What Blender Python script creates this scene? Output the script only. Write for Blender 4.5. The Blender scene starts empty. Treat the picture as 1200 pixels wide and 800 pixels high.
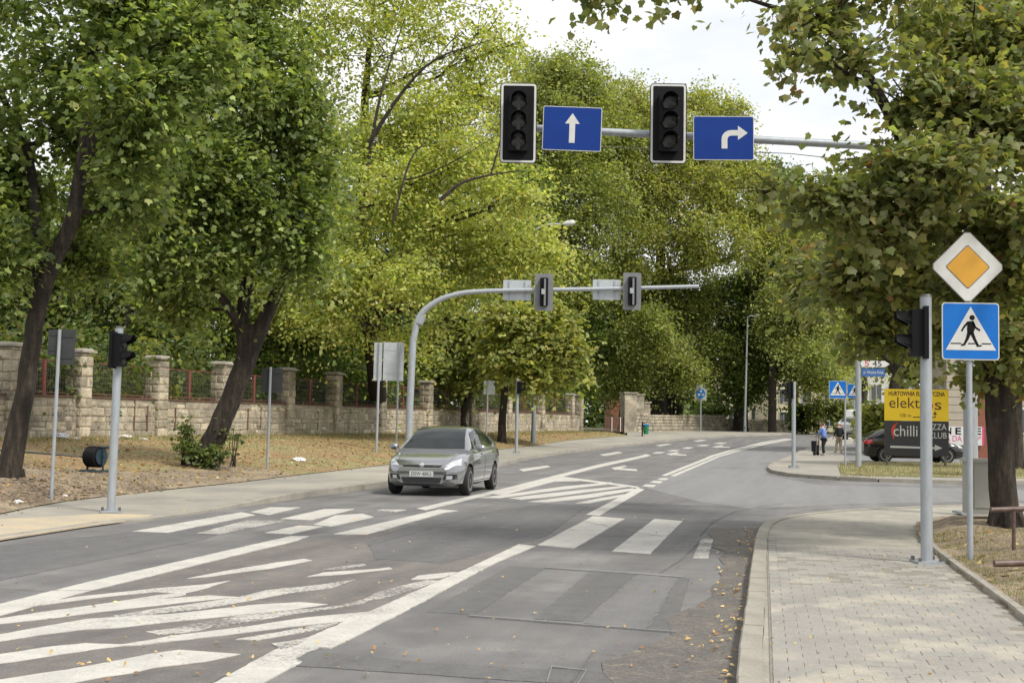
import bpy, bmesh, math, random
import numpy as np
from mathutils import Vector, Matrix, Euler
from mathutils.bvhtree import BVHTree
from mathutils.geometry import tessellate_polygon
random.seed(7); RNG = np.random.default_rng(7)
scene = bpy.context.scene
COL = scene.collection
R = math.radians

# ------------------------------------------------------------------ camera
FPX, CAMZ = 1500.0, 1.65            # focal length in photo pixels (1200 wide), eye height
PITCH, ROLL = math.atan(92 / 1500), 0.016
Fw = Vector((0, math.cos(PITCH), math.sin(PITCH)))
R0 = Vector((1, 0, 0)); U0 = Vector((0, -math.sin(PITCH), math.cos(PITCH)))
Rt = R0 * math.cos(ROLL) + U0 * math.sin(ROLL)
Up = -R0 * math.sin(ROLL) + U0 * math.cos(ROLL)
CAM = Vector((0, 0, CAMZ))
cd = bpy.data.cameras.new('camera'); cam = bpy.data.objects.new('camera', cd); COL.objects.link(cam)
cd.sensor_width = 36; cd.lens = 45; cd.clip_start = 0.1; cd.clip_end = 3000
M4 = Matrix((Rt, Up, -Fw)).transposed().to_4x4(); M4.translation = CAM
cam.matrix_world = M4
scene.camera = cam

# ------------------------------------------------------------------ sky, sun, exposure
SUN_EL, SUN_AZ = R(50), R(130)      # azimuth clockwise from +Y: behind the camera, a little to the right
world = bpy.data.worlds.new('World'); scene.world = world; world.use_nodes = True
nt = world.node_tree; nt.nodes.clear()
out = nt.nodes.new('ShaderNodeOutputWorld'); bg = nt.nodes.new('ShaderNodeBackground')
sky = nt.nodes.new('ShaderNodeTexSky'); sky.sky_type = 'NISHITA'; sky.sun_disc = False
sky.sun_elevation = SUN_EL; sky.sun_rotation = SUN_AZ
tc = nt.nodes.new('ShaderNodeTexCoord'); mp = nt.nodes.new('ShaderNodeMapping'); mp.inputs['Scale'].default_value = (1.6, 1.6, 4.5)
nz = nt.nodes.new('ShaderNodeTexNoise'); nz.inputs['Scale'].default_value = 2.2; nz.inputs['Detail'].default_value = 7; nz.inputs['Roughness'].default_value = .55
rp = nt.nodes.new('ShaderNodeValToRGB'); rp.color_ramp.elements[0].position = .38; rp.color_ramp.elements[0].color = (.68, .68, .68, 1)
rp.color_ramp.elements[1].position = .62; rp.color_ramp.elements[1].color = (.97, .97, .97, 1)
mx = nt.nodes.new('ShaderNodeMixRGB'); mx.inputs['Color2'].default_value = (7.3, 7.25, 7.15, 1)
nt.links.new(tc.outputs['Generated'], mp.inputs[0]); nt.links.new(mp.outputs[0], nz.inputs['Vector'])
nt.links.new(nz.outputs['Fac'], rp.inputs[0]); nt.links.new(rp.outputs['Color'], mx.inputs['Fac'])
nt.links.new(sky.outputs[0], mx.inputs['Color1']); nt.links.new(mx.outputs[0], bg.inputs[0])
bg.inputs[1].default_value = 0.105; nt.links.new(bg.outputs[0], out.inputs[0])
sl = bpy.data.lights.new('sun', 'SUN'); sl.energy = 2.4; sl.angle = R(11); sl.color = (1, .955, .88)
so = bpy.data.objects.new('sun', sl); COL.objects.link(so)
sdir = Vector((math.sin(SUN_AZ) * math.cos(SUN_EL), math.cos(SUN_AZ) * math.cos(SUN_EL), math.sin(SUN_EL)))
so.rotation_euler = (-sdir).to_track_quat('-Z', 'Y').to_euler(); so.location = (0, -20, 60)
scene.view_settings.view_transform = 'Standard'; scene.view_settings.look = 'None'
scene.view_settings.exposure = 0.62; scene.view_settings.gamma = 1

# ------------------------------------------------------------------ from a place in the photo to a place in the world
def sst(t): t = max(0., min(1., t)); return t * t * (3 - 2 * t)
def base(Y): return .85 * sst((Y - 60) / 50)          # the road climbs a little towards the bend
def ray(x, y): return (Fw * FPX + Rt * (x - 600) - Up * (y - 400)).normalized()
def at(x, y, Y):
    d = ray(x, y); return CAM + d * (Y / d.y)
def g(x, y, h=0.):
    d = ray(x, y); lo, hi = 2.0, 400.0
    if (CAM + d * hi).z > base(1e3) + h: hi = 400
    for _ in range(50):
        m = (lo + hi) / 2; P = CAM + d * m
        if P.z > base(P.y) + h: lo = m
        else: hi = m
    P = CAM + d * lo; return Vector((P.x, P.y))
def m_per_px(Y): return Y / FPX

# ------------------------------------------------------------------ object helpers
def tag(o, label=None, cat=None, group=None, kind=None):
    if label: o['label'] = label
    if cat: o['category'] = cat
    if group: o['group'] = group
    if kind: o['kind'] = kind
    return o
def thing(name, label, cat, loc=(0, 0, 0), rotz=0, group=None):
    o = bpy.data.objects.new(name, None); COL.objects.link(o); o.empty_display_size = .2
    o.location = loc; o.rotation_euler = (0, 0, rotz); return tag(o, label, cat, group)
def link(name, me, parent=None, loc=None, rot=None):
    o = bpy.data.objects.new(name, me); COL.objects.link(o)
    if parent: o.parent = parent
    if loc is not None: o.location = loc
    if rot is not None: o.rotation_euler = rot
    return o
def copy_tree(o, parent=None):
    c = o.copy(); COL.objects.link(c); c.parent = parent
    for ch in [x for x in COL.objects if x.parent == o]: copy_tree(ch, c)
    return c
class MB:
    def __init__(s): s.v = []; s.f = []; s.m = []
    def add(s, vs, fs, mi=0):
        n = len(s.v); s.v += [tuple(v) for v in vs]; s.f += [tuple(i + n for i in f) for f in fs]; s.m += [mi] * len(fs); return s
    def box(s, c, sz, rot=None, mi=0, taper=1.):
        hx, hy, hz = sz[0] / 2, sz[1] / 2, sz[2] / 2
        vs = [Vector((x * (taper if z > 0 else 1), y * (taper if z > 0 else 1), z)) for z in (-hz, hz) for x, y in ((-hx, -hy), (hx, -hy), (hx, hy), (-hx, hy))]
        if rot is not None:
            m = Euler(rot).to_matrix() if not isinstance(rot, Matrix) else rot
            vs = [m @ v for v in vs]
        c = Vector(c)
        return s.add([v + c for v in vs], [(3, 2, 1, 0), (4, 5, 6, 7), (0, 1, 5, 4), (1, 2, 6, 5), (2, 3, 7, 6), (3, 0, 4, 7)], mi)
    def tube(s, pts, rad, n=10, mi=0, caps=True):
        pts = [Vector(p) for p in pts]
        if not hasattr(rad, '__len__'): rad = [rad] * len(pts)
        vs = []; prev = None
        for i, p in enumerate(pts):
            t = (pts[min(i + 1, len(pts) - 1)] - pts[max(i - 1, 0)]).normalized()
            if prev is None:
                a = Vector((1, 0, 0)) if abs(t.x) < .9 else Vector((0, 1, 0)); u = t.cross(a).normalized()
            else: u = (prev - t * prev.dot(t)).normalized()
            prev = u; w = t.cross(u)
            for k in range(n):
                a = 2 * math.pi * k / n; vs.append(p + (u * math.cos(a) + w * math.sin(a)) * rad[i])
        fs = [(i * n + k, i * n + (k + 1) % n, (i + 1) * n + (k + 1) % n, (i + 1) * n + k) for i in range(len(pts) - 1) for k in range(n)]
        if caps: fs += [tuple(range(n))[::-1], tuple(range((len(pts) - 1) * n, len(pts) * n))]
        return s.add(vs, fs, mi)
    def lathe(s, prof, n=16, axis='Z', c=(0, 0, 0), mi=0):
        vs = []
        for r, z in prof:
            for k in range(n):
                a = 2 * math.pi * k / n; p = (r * math.cos(a), r * math.sin(a), z)
                if axis == 'Y': p = (p[0], p[2], p[1])
                if axis == 'X': p = (p[2], p[0], p[1])
                vs.append(Vector(p) + Vector(c))
        fs = [(i * n + k, i * n + (k + 1) % n, (i + 1) * n + (k + 1) % n, (i + 1) * n + k) for i in range(len(prof) - 1) for k in range(n)]
        fs += [tuple(range(n))[::-1], tuple(range((len(prof) - 1) * n, len(prof) * n))]
        return s.add(vs, fs, mi)
    def plate(s, poly, y0, y1, mi=0):
        """poly in the XZ plane, thickness from y0 (front) to y1"""
        n = len(poly); tri = tessellate_polygon([[Vector((x, z, 0)) for x, z in poly]])
        vs = [(x, y0, z) for x, z in poly] + [(x, y1, z) for x, z in poly]
        fs = list(tri) + [tuple(i + n for i in t)[::-1] for t in tri] + [(i, (i + 1) % n, (i + 1) % n + n, i + n) for i in range(n)]
        return s.add(vs, fs, mi)
    def blob(s, c, r, n=10, m=7, mi=0, jit=0.):
        vs = []; c = Vector(c)
        for j in range(m + 1):
            th = math.pi * j / m
            for k in range(n):
                a = 2 * math.pi * k / n; q = 1 + random.uniform(-jit, jit)
                vs.append(c + Vector((r[0] * math.sin(th) * math.cos(a), r[1] * math.sin(th) * math.sin(a), r[2] * math.cos(th))) * q)
        fs = [(j * n + k, (j + 1) * n + k, (j + 1) * n + (k + 1) % n, j * n + (k + 1) % n) for j in range(m) for k in range(n)]
        return s.add(vs, fs, mi)
    def mesh(s, name, mats, smooth=False, off=None):
        me = bpy.data.meshes.new(name)
        vs = s.v if off is None else [(v[0] - off[0], v[1] - off[1], v[2] - off[2]) for v in s.v]
        me.from_pydata(vs, [], s.f)
        for m in (mats if isinstance(mats, (list, tuple)) else [mats]): me.materials.append(m)
        me.polygons.foreach_set('material_index', s.m)
        bm = bmesh.new(); bm.from_mesh(me); bmesh.ops.remove_doubles(bm, verts=bm.verts, dist=1e-6); bmesh.ops.recalc_face_normals(bm, faces=bm.faces); bm.to_mesh(me); bm.free()
        if smooth:
            me.polygons.foreach_set('use_smooth', [True] * len(me.polygons))
            me.set_sharp_from_angle(angle=R(38))
        me.update(); return me
    def build(s, name, mats, parent=None, smooth=False, world=False, kind=None):
        off = parent.location if (world and parent) else None
        o = link(name, s.mesh(name, mats, smooth, off), parent)
        if kind: o['kind'] = kind
        return o
def rrect(w, h, r, n=5):
    return [(sx * (w / 2 - r) + r * math.cos(R(a0 + 90 * k / n)), sz * (h / 2 - r) + r * math.sin(R(a0 + 90 * k / n)))
            for sx, sz, a0 in ((1, 1, 0), (-1, 1, 90), (-1, -1, 180), (1, -1, 270)) for k in range(n + 1)]
def disc(r, n=24, cx=0, cz=0): return [(cx + r * math.cos(2 * math.pi * k / n), cz + r * math.sin(2 * math.pi * k / n)) for k in range(n)]
def stroke(a, b, w):
    dx, dz = b[0] - a[0], b[1] - a[1]; L = math.hypot(dx, dz); nx, nz = -dz / L * w / 2, dx / L * w / 2
    return [(a[0] + nx, a[1] + nz), (a[0] - nx, a[1] - nz), (b[0] - nx, b[1] - nz), (b[0] + nx, b[1] + nz)]
def text_mesh(txt, size, material, ext=.001, width=None, bold=0.):
    c = bpy.data.curves.new('text', 'FONT'); c.body = txt; c.size = size; c.extrude = ext; c.offset = bold; c.align_x = 'CENTER'; c.align_y = 'CENTER'; c.resolution_u = 3
    o = bpy.data.objects.new('t', c); COL.objects.link(o)
    me = bpy.data.meshes.new_from_object(o); bpy.data.objects.remove(o); me.materials.clear(); me.materials.append(material)
    co = np.empty(len(me.vertices) * 3); me.vertices.foreach_get('co', co); co = co.reshape(-1, 3)
    if width and len(co): co[:, 0] *= width / (co[:, 0].max() - co[:, 0].min())
    co = co[:, [0, 2, 1]] * np.array([1, -1, 1]); me.vertices.foreach_set('co', co.ravel()); me.update(); return me

# ------------------------------------------------------------------ materials
def mat(name, c, rough=.6, metal=0., c2=None, scale=5., lo=.35, hi=.65, bump=0., bscale=None, detail=6, spec=None, coat=0., stretch=None, c3=None, scale3=.6, lo3=.45, hi3=.65, coords='Object'):
    m = bpy.data.materials.new(name); m.use_nodes = True; t = m.node_tree; b = t.nodes['Principled BSDF']
    b.inputs['Base Color'].default_value = (*c, 1); b.inputs['Roughness'].default_value = rough; b.inputs['Metallic'].default_value = metal
    if spec is not None: b.inputs['Specular IOR Level'].default_value = spec
    if coat: b.inputs['Coat Weight'].default_value = coat; b.inputs['Coat Roughness'].default_value = .04
    if coords == 'Position': co = t.nodes.new('ShaderNodeNewGeometry').outputs['Position']
    else: co = t.nodes.new('ShaderNodeTexCoord').outputs[coords]
    if stretch:
        mpn = t.nodes.new('ShaderNodeMapping'); mpn.inputs['Scale'].default_value = stretch; t.links.new(co, mpn.inputs[0]); co = mpn.outputs[0]
    def noise(sc, det=detail, ro=.6):
        n = t.nodes.new('ShaderNodeTexNoise'); n.inputs['Scale'].default_value = sc; n.inputs['Detail'].default_value = det; n.inputs['Roughness'].default_value = ro
        t.links.new(co, n.inputs['Vector']); return n.outputs['Fac']
    def ramp(fac, a, bb):
        r = t.nodes.new('ShaderNodeMapRange'); r.inputs['From Min'].default_value = a; r.inputs['From Max'].default_value = bb; t.links.new(fac, r.inputs['Value']); return r.outputs[0]
    def mix(fac, a, bb):
        x = t.nodes.new('ShaderNodeMixRGB'); t.links.new(fac, x.inputs[0])
        for k, q in ((1, a), (2, bb)):
            if isinstance(q, tuple): x.inputs[k].default_value = (*q, 1)
            else: t.links.new(q, x.inputs[k])
        return x.outputs[0]
    colr = c
    if c2 is None: c2 = tuple(q * .86 for q in c)
    colr = mix(ramp(noise(scale), lo, hi), c, c2)
    if c3: colr = mix(ramp(noise(scale3), lo3, hi3), colr, c3)
    t.links.new(colr, b.inputs['Base Color'])
    if bump:
        bn = t.nodes.new('ShaderNodeBump'); bn.inputs['Strength'].default_value = 1; bn.inputs['Distance'].default_value = bump
        t.links.new(noise(bscale or scale * 4, 8, .65), bn.inputs['Height']); t.links.new(bn.outputs[0], b.inputs['Normal'])
    m['h'] = 1
    return m
M = {}
M['asphalt'] = mat('asphalt', (.140, .136, .133), .88, c2=(.20, .194, .187), scale=.5, lo=.4, hi=.62, detail=12, bump=.006, bscale=90, c3=(.125, .122, .124), scale3=1.9, lo3=.45, hi3=.75, coords='Position')
M['asphalt_dark'] = mat('asphalt_dark', (.115, .112, .112), .88, c2=(.14, .137, .136), scale=4, bump=.006, bscale=110, coords='Position')
M['asphalt_light'] = mat('asphalt_light', (.19, .187, .187), .88, c2=(.22, .217, .214), scale=3, bump=.006, bscale=110, coords='Position')
M['asphalt_dirty'] = mat('asphalt_dirty', (.15, .135, .118), .92, c2=(.11, .103, .096), scale=2.2, bump=.008, bscale=70, c3=(.22, .195, .155), scale3=7, lo3=.52, hi3=.75, coords='Position')
def paint_mat(name, wear_lo, wear_hi, c=(.54, .52, .47)):
    m = mat(name, c, .75, c2=(.44, .425, .39), scale=3, bump=.004, bscale=60, coords='Position'); t = m.node_tree; b = t.nodes['Principled BSDF']
    pos = t.nodes.new('ShaderNodeNewGeometry').outputs['Position']
    n = t.nodes.new('ShaderNodeTexNoise'); n.inputs['Scale'].default_value = 26; n.inputs['Detail'].default_value = 10; n.inputs['Roughness'].default_value = .72; t.links.new(pos, n.inputs['Vector'])
    n2 = t.nodes.new('ShaderNodeTexNoise'); n2.inputs['Scale'].default_value = 1.1; n2.inputs['Detail'].default_value = 3; t.links.new(pos, n2.inputs['Vector'])
    a = t.nodes.new('ShaderNodeMath'); a.operation = 'MULTIPLY_ADD'; a.inputs[1].default_value = .55; t.links.new(n2.outputs['Fac'], a.inputs[0]); t.links.new(n.outputs['Fac'], a.inputs[2])
    r = t.nodes.new('ShaderNodeMapRange'); r.inputs['From Min'].default_value = wear_lo; r.inputs['From Max'].default_value = wear_hi; t.links.new(a.outputs[0], r.inputs['Value'])
    x = t.nodes.new('ShaderNodeMixRGB'); t.links.new(r.outputs[0], x.inputs[0]); old = b.inputs['Base Color'].links[0].from_socket
    t.links.new(old, x.inputs[1]); x.inputs[2].default_value = (.16, .15, .14, 1); t.links.new(x.outputs[0], b.inputs['Base Color']); return m
M['paint'] = paint_mat('road_paint', .84, 1.02); M['paint_worn'] = paint_mat('worn_road_paint', .72, .86, (.52, .50, .45))
M['paint_old'] = paint_mat('old_road_paint', .70, .84, (.48, .47, .44))
M['kerb'] = mat('kerb_concrete', (.36, .33, .28), .9, c2=(.27, .25, .21), scale=3, bump=.004, bscale=60)
M['paver'] = mat('paver_concrete', (.305, .288, .258), .9, c2=(.25, .238, .215), scale=1.1, bump=.003, bscale=70, c3=(.39, .36, .295), scale3=1.6, lo3=.5, hi3=.66, coords='Position')
M['sandpave'] = mat('sand_dusted_paving', (.375, .35, .29), .95, c2=(.28, .265, .225), scale=2.1, bump=.008, bscale=35, c3=(.24, .23, .205), scale3=4.1, lo3=.52, hi3=.7, coords='Position')
M['joint'] = mat('sandy_joint', (.26, .24, .20), .95, c2=(.20, .185, .155), scale=9, bump=.004, coords='Position')
M['sidewalk'] = mat('sidewalk_concrete', (.32, .30, .26), .92, c2=(.24, .228, .20), scale=1.1, bump=.004, bscale=50, c3=(.37, .34, .28), scale3=.35, coords='Position')
M['sand'] = mat('yellow_sand', (.50, .41, .27), .95, c2=(.40, .355, .28), scale=1.2, bump=.01, bscale=30, coords='Position')
M['verge'] = mat('leafy_verge', (.31, .20, .095), .95, c2=(.23, .165, .08), scale=1.6, bump=.03, bscale=12, c3=(.24, .215, .095), scale3=.45, lo3=.45, hi3=.6, coords='Position')
M['soil'] = mat('dry_soil', (.27, .21, .145), .95, c2=(.18, .14, .10), scale=3, bump=.03, bscale=18, c3=(.34, .27, .18), scale3=1.2, coords='Position')
M['drygrass'] = mat('dry_turf', (.27, .235, .12), .95, c2=(.22, .225, .085), scale=2.4, bump=.02, bscale=25, c3=(.34, .27, .16), scale3=1.0, coords='Position')
M['asphalt_brown'] = mat('asphalt_brown', (.165, .150, .138), .9, c2=(.13, .122, .116), scale=1.6, bump=.006, bscale=90, c3=(.20, .178, .155), scale3=5, lo3=.5, hi3=.75, coords='Position')
M['park'] = mat('park_floor', (.12, .10, .055), .95, c2=(.08, .10, .04), scale=1, bump=.02, coords='Position')
M['stone'] = mat('wall_limestone', (.36, .315, .235), .92, c2=(.22, .195, .15), scale=1.3, bump=.025, bscale=14, c3=(.52, .47, .36), scale3=.9, lo3=.5, hi3=.7, coords='Position')
M['stone2'] = mat('wall_sandstone', (.48, .42, .31), .92, c2=(.35, .30, .22), scale=3, bump=.02, bscale=14, coords='Position')
M['mortar'] = mat('wall_mortar', (.34, .30, .225), .95, c2=(.24, .21, .16), scale=3.2, bump=.02, bscale=20, c3=(.17, .155, .13), scale3=1.1, lo3=.55, hi3=.75, coords='Position')
M['rust'] = mat('rusty_iron', (.16, .075, .05), .85, c2=(.10, .055, .04), scale=8, bump=.003)
M['redpaint'] = mat('faded_red_paint', (.20, .05, .045), .8, c2=(.13, .055, .042), scale=6, bump=.002)
M['galv'] = mat('galvanised_steel', (.40, .43, .455), .5, .35, c2=(.31, .335, .355), scale=14, lo=.3, hi=.7, stretch=(1, 1, .3))
M['galvbolt'] = mat('bolt_steel', (.18, .17, .16), .5, .6, scale=30)
M['black'] = mat('black_plastic', (.006, .006, .007), .6, scale=20, spec=.18)
M['lens'] = mat('dark_lens', (.030, .026, .024), .3, scale=9, spec=.4)
M['lensarrow'] = mat('lens_arrow', (.012, .012, .012), .4)
M['white'] = mat('white_sheeting', (.62, .62, .60), .6, c2=(.56, .56, .54), scale=7, spec=.25)
M['blue'] = mat('deep_blue_sheeting', (.006, .040, .235), .6, c2=(.005, .034, .205), scale=2, spec=.2)
M['cyan'] = mat('bright_blue_sheeting', (.010, .15, .52), .55, c2=(.009, .13, .47), scale=4, spec=.2)
M['yellow'] = mat('amber_sheeting', (.56, .28, .02), .45, c2=(.62, .32, .03), scale=5)
M['signback'] = mat('grey_sign_back', (.045, .048, .05), .6, .1, c2=(.035, .038, .038), scale=5)
M['signbacklight'] = mat('pale_sign_back', (.50, .53, .55), .45, .3, c2=(.42, .45, .47), scale=4)
M['cabinet'] = mat('cabinet_paint', (.43, .43, .38), .6, c2=(.38, .38, .34), scale=3)
M['bark'] = mat('dark_bark', (.026, .020, .015), .95, c2=(.085, .066, .048), scale=9, lo=.45, hi=.75, bump=.05, bscale=16, stretch=(1, 1, .22))
M['barkgrey'] = mat('grey_bark', (.065, .052, .04), .95, c2=(.035, .028, .022), scale=8, bump=.03, bscale=20, stretch=(1, 1, .25))

def grain(m, scale, amt, streak=0.):
    """multiply a material's colour by fine grain and, for asphalt, by streaks worn along the lanes"""
    t = m.node_tree; b = t.nodes['Principled BSDF']; pos = t.nodes.new('ShaderNodeNewGeometry').outputs['Position']
    def mul(fac_socket, lo, hi, a, bb):
        src = b.inputs['Base Color'].links[0].from_socket; r = t.nodes.new('ShaderNodeMapRange'); r.inputs['From Min'].default_value = lo; r.inputs['From Max'].default_value = hi; r.inputs['To Min'].default_value = a; r.inputs['To Max'].default_value = bb
        t.links.new(fac_socket, r.inputs['Value']); x = t.nodes.new('ShaderNodeMixRGB'); x.blend_type = 'MULTIPLY'; x.inputs[0].default_value = 1; t.links.new(src, x.inputs[1]); t.links.new(r.outputs[0], x.inputs[2]); t.links.new(x.outputs[0], b.inputs['Base Color'])
    n = t.nodes.new('ShaderNodeTexNoise'); n.inputs['Scale'].default_value = scale; n.inputs['Detail'].default_value = 2; t.links.new(pos, n.inputs['Vector']); mul(n.outputs['Fac'], .3, .7, 1 - amt, 1 + amt)
    if streak:
        mp_ = t.nodes.new('ShaderNodeMapping'); mp_.vector_type = 'TEXTURE'; mp_.inputs['Rotation'].default_value = (0, 0, R(-14)); mp_.inputs['Scale'].default_value = (.55, 9, 1); t.links.new(pos, mp_.inputs[0])
        n = t.nodes.new('ShaderNodeTexNoise'); n.inputs['Scale'].default_value = 1.; n.inputs['Detail'].default_value = 5; n.inputs['Roughness'].default_value = .6; t.links.new(mp_.outputs[0], n.inputs['Vector']); mul(n.outputs['Fac'], .35, .65, 1 - streak, 1 + streak)
M['asphalt_mid'] = mat('asphalt_mid', (.150, .147, .144), .88, c2=(.17, .166, .162), scale=3, bump=.006, bscale=110, coords='Position')
M['asphalt_band'] = mat('asphalt_band', (.118, .115, .113), .88, c2=(.14, .137, .134), scale=4, bump=.006, bscale=110, coords='Position')
for k_, sc_, am_, st_ in (('asphalt', 75, .22, .13), ('asphalt_dark', 75, .22, .10), ('asphalt_light', 75, .18, .08), ('asphalt_mid', 75, .2, .1), ('asphalt_band', 75, .2, .1), ('asphalt_brown', 70, .22, .16), ('asphalt_dirty', 45, .3, 0), ('paint', 60, .10, 0), ('paint_worn', 60, .12, 0), ('paver', 60, .12, 0), ('sandpave', 40, .14, 0), ('sidewalk', 25, .10, 0), ('kerb', 60, .12, 0), ('verge', 9, .30, 0), ('soil', 14, .28, 0), ('stone', 1.1, .30, 0), ('stone', 11, .20, 0), ('stone2', 1.4, .30, 0), ('stone2', 11, .18, 0), ('mortar', 1.2, .28, 0), ('bark', 14, .25, 0), ('sand', 30, .12, 0)):
    grain(M[k_], sc_, am_, st_)
# ------------------------------------------------------------------ ground, road, pavements
TERRAIN = []                                            # BVH trees of everything one can stand on
def add_bvh(o):
    me = o.data; TERRAIN.append(BVHTree.FromPolygons([o.matrix_basis @ v.co for v in me.vertices], [p.vertices[:] for p in me.polygons]))
def slab(name, poly, zf, material, thick=.0, step=None, parent=None, kind='structure', bvh=True, hsub=None):
    bm = bmesh.new(); vs = [bm.verts.new((p[0], p[1], 0)) for p in poly]; f = bm.faces.new(vs)
    bmesh.ops.triangulate(bm, faces=[f])
    ys = [p[1] for p in poly]; xs = [p[0] for p in poly]
    def cut(co, no):
        geom = bm.verts[:] + bm.edges[:] + bm.faces[:]
        bmesh.ops.bisect_plane(bm, geom=geom, dist=1e-5, plane_co=co, plane_no=no)
    if step:
        for k in range(1, int((max(ys) - min(ys)) / step) + 1): cut((0, min(ys) + k * step, 0), (0, 1, 0))
        for k in range(1, int((max(xs) - min(xs)) / step) + 1): cut((min(xs) + k * step, 0, 0), (1, 0, 0))
    else:
        Y = 60.
        while Y <= 112:
            if min(ys) < Y < max(ys): cut((0, Y, 0), (0, 1, 0))
            Y += 3.5
        Y = 18.
        while Y < 30 and hsub:
            if min(ys) < Y < max(ys): cut((0, Y, 0), (0, 1, 0))
            Y += 1.5
    for v in bm.verts: v.co.z = zf(v.co.x, v.co.y)
    if thick:
        be = [e for e in bm.edges if e.is_boundary]
        r = bmesh.ops.extrude_edge_only(bm, edges=be)
        for v in [q for q in r['geom'] if isinstance(q, bmesh.types.BMVert)]: v.co.z -= thick
    bmesh.ops.recalc_face_normals(bm, faces=bm.faces)
    me = bpy.data.meshes.new(name); bm.to_mesh(me); bm.free(); me.materials.append(material)
    up = sum(p.normal.z * p.area for p in me.polygons)
    if up < 0: me.flip_normals()
    o = link(name, me, parent)
    if kind and not parent: o['kind'] = kind
    if bvh: add_bvh(o)
    return o
def hit(x, y):
    d = ray(x, y); best = None
    for b in TERRAIN:
        loc, n, i, dist = b.ray_cast(CAM, d)
        if loc and (best is None or dist < best[1]): best = (loc, dist)
    return best[0].copy() if best else CAM + d * 80
def drop(X, Y):
    best = -9
    for b in TERRAIN:
        loc, n, i, dist = b.ray_cast(Vector((X, Y, 50)), Vector((0, 0, -1)))
        if loc and loc.z > best: best = loc.z
    return best
G = lambda L, h=0: [g(x, y, h) for x, y in L]
def hL(Y): return .035 + .095 * sst((Y - 21) / 6)       # the left kerb is dropped near the camera
# kerb lines (outer lower edge)
kerbL = G([(-260, 672), (-120, 655), (0, 633), (52, 626), (104, 617), (150, 612), (190, 608), (250, 599), (312, 589.5), (387, 579), (447, 571), (520, 558), (580, 548), (625, 537), (662, 531), (700, 526.5), (756, 520), (819, 514), (870, 511.4), (930, 509.4), (1010, 508.6)])
vergeE = G([(-260, 625), (-120, 608), (0, 596), (42, 588), (83, 583), (146, 578), (208, 573), (250, 569), (294, 564), (350, 557), (402, 551), (451, 545), (520, 536), (580, 527), (632, 521), (662, 516.5), (700, 513), (735, 510.5)], .12)
wallP = []                                              # base line of the park wall: (x, y, z)
for Y in (30, 34, 38, 42, 45, 50, 55, 60, 66, 72, 78, 84, 90, 96): wallP.append(Vector((-12.4 + .33 * (Y - 45), Y, .9)))
P = at(708, 504, 98); wallP.append(Vector((P.x, 98, .88)))
gateP = at(735, 506, 99.5); W2 = [(735, 99.5, .82), (760, 101.5, .80), (800, 108, .84), (850, 116, .88), (905, 124, .9), (960, 132, .9)]
wall2P = [Vector((at(x, 500, Y).x, Y, z)) for x, Y, z in W2]
zb = lambda x, y: base(y)
ground = slab('ground', [(-400, -60), (400, -60), (400, 900), (-400, 900)], lambda x, y: base(y) - .05, M['park'])
kerbLoff = []
roadpoly = [Vector((-30, -20)), *kerbL, Vector((90, 118)), Vector((90, 30)), Vector((60, 18)), Vector((12, 12)), Vector((4, -20))]
road = slab('road', roadpoly, lambda x, y: base(y), M['asphalt'])
# left pavement
swl = slab('sidewalk_left', kerbL[:-1] + [wall2P[4].xy] + [wall2P[3].xy, wall2P[2].xy, wall2P[1].xy, wall2P[0].xy] + vergeE[::-1], lambda x, y: base(y) + hL(y), M['sidewalk'], .2, hsub=1)
sandp = slab('sand_patch', G([(-200, 655), (0, 631), (52, 623), (104, 615), (165, 607), (180, 603), (120, 601), (60, 605), (0, 608), (-200, 632)], .04), lambda x, y: base(y) + hL(y) + .005, M['sand'], .02, hsub=1, bvh=False)
# leafy verge rising to the wall
def resample(pts, n):
    L = [0.]
    for a, b in zip(pts, pts[1:]): L.append(L[-1] + (b - a).length)
    outp = []
    for k in range(n + 1):
        d = L[-1] * k / n; i = 0
        while i < len(L) - 2 and L[i + 1] < d: i += 1
        outp.append(pts[i].lerp(pts[i + 1], (d - L[i]) / (L[i + 1] - L[i])))
    return outp
from mathutils import noise as mn
NS, NT = 260, 26
ea = resample(vergeE, NS); wa = resample([p.xy for p in wallP], NS)
mound_c = g(30, 566, .3)
mb = MB(); vs = []
for i in range(NS + 1):
    for j in range(NT + 1):
        t = j / NT; q = ea[i].lerp(wa[i], t); z0 = base(q.y) + hL(q.y) + .015; z1 = .9 if q.y < 90 else .88
        z = z0 + (z1 - z0) * (t ** .8)
        if 0 < j < NT: z += .05 * mn.noise(Vector((q.x * .9, q.y * .9, 0))) + .018 * mn.noise(Vector((q.x * 3, q.y * 3, 5)))
        z += .30 * math.exp(-((q.x - mound_c.x) ** 2 / 5 + (q.y - mound_c.y) ** 2 / 3)) * min(1, t * 8)
        vs.append((q.x, q.y, z))
vergefaces = [(i * (NT + 1) + j, (i + 1) * (NT + 1) + j, (i + 1) * (NT + 1) + j + 1, i * (NT + 1) + j + 1) for i in range(NS) for j in range(NT)]
for f in vergefaces:
    q = vs[f[0]]; i = f[0] // (NT + 1); t = (f[0] % (NT + 1)) / NT; d_ = (Vector(q[:2]) - mound_c).length + 1.2 * mn.noise(Vector((q[0], q[1], 7)))
    mb.add([], [], 0); mb.f.append(f); mb.m.append(1 if d_ < 3.4 or (q[1] < 33 and t < .22 + .12 * mn.noise(Vector((q[0] * .8, q[1] * .8, 2)))) else 0)
mb.v = vs; verge = mb.build('verge', [M['verge'], M['soil']], smooth=True, kind='structure'); add_bvh(verge)
parkpoly = [p.xy for p in wallP] + [p.xy for p in wall2P] + [Vector((60, 160)), Vector((-160, 300)), Vector((-160, 10)), Vector((-22, 22))]
slab('park_ground', parkpoly, lambda x, y: .86, M['park'])
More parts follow.
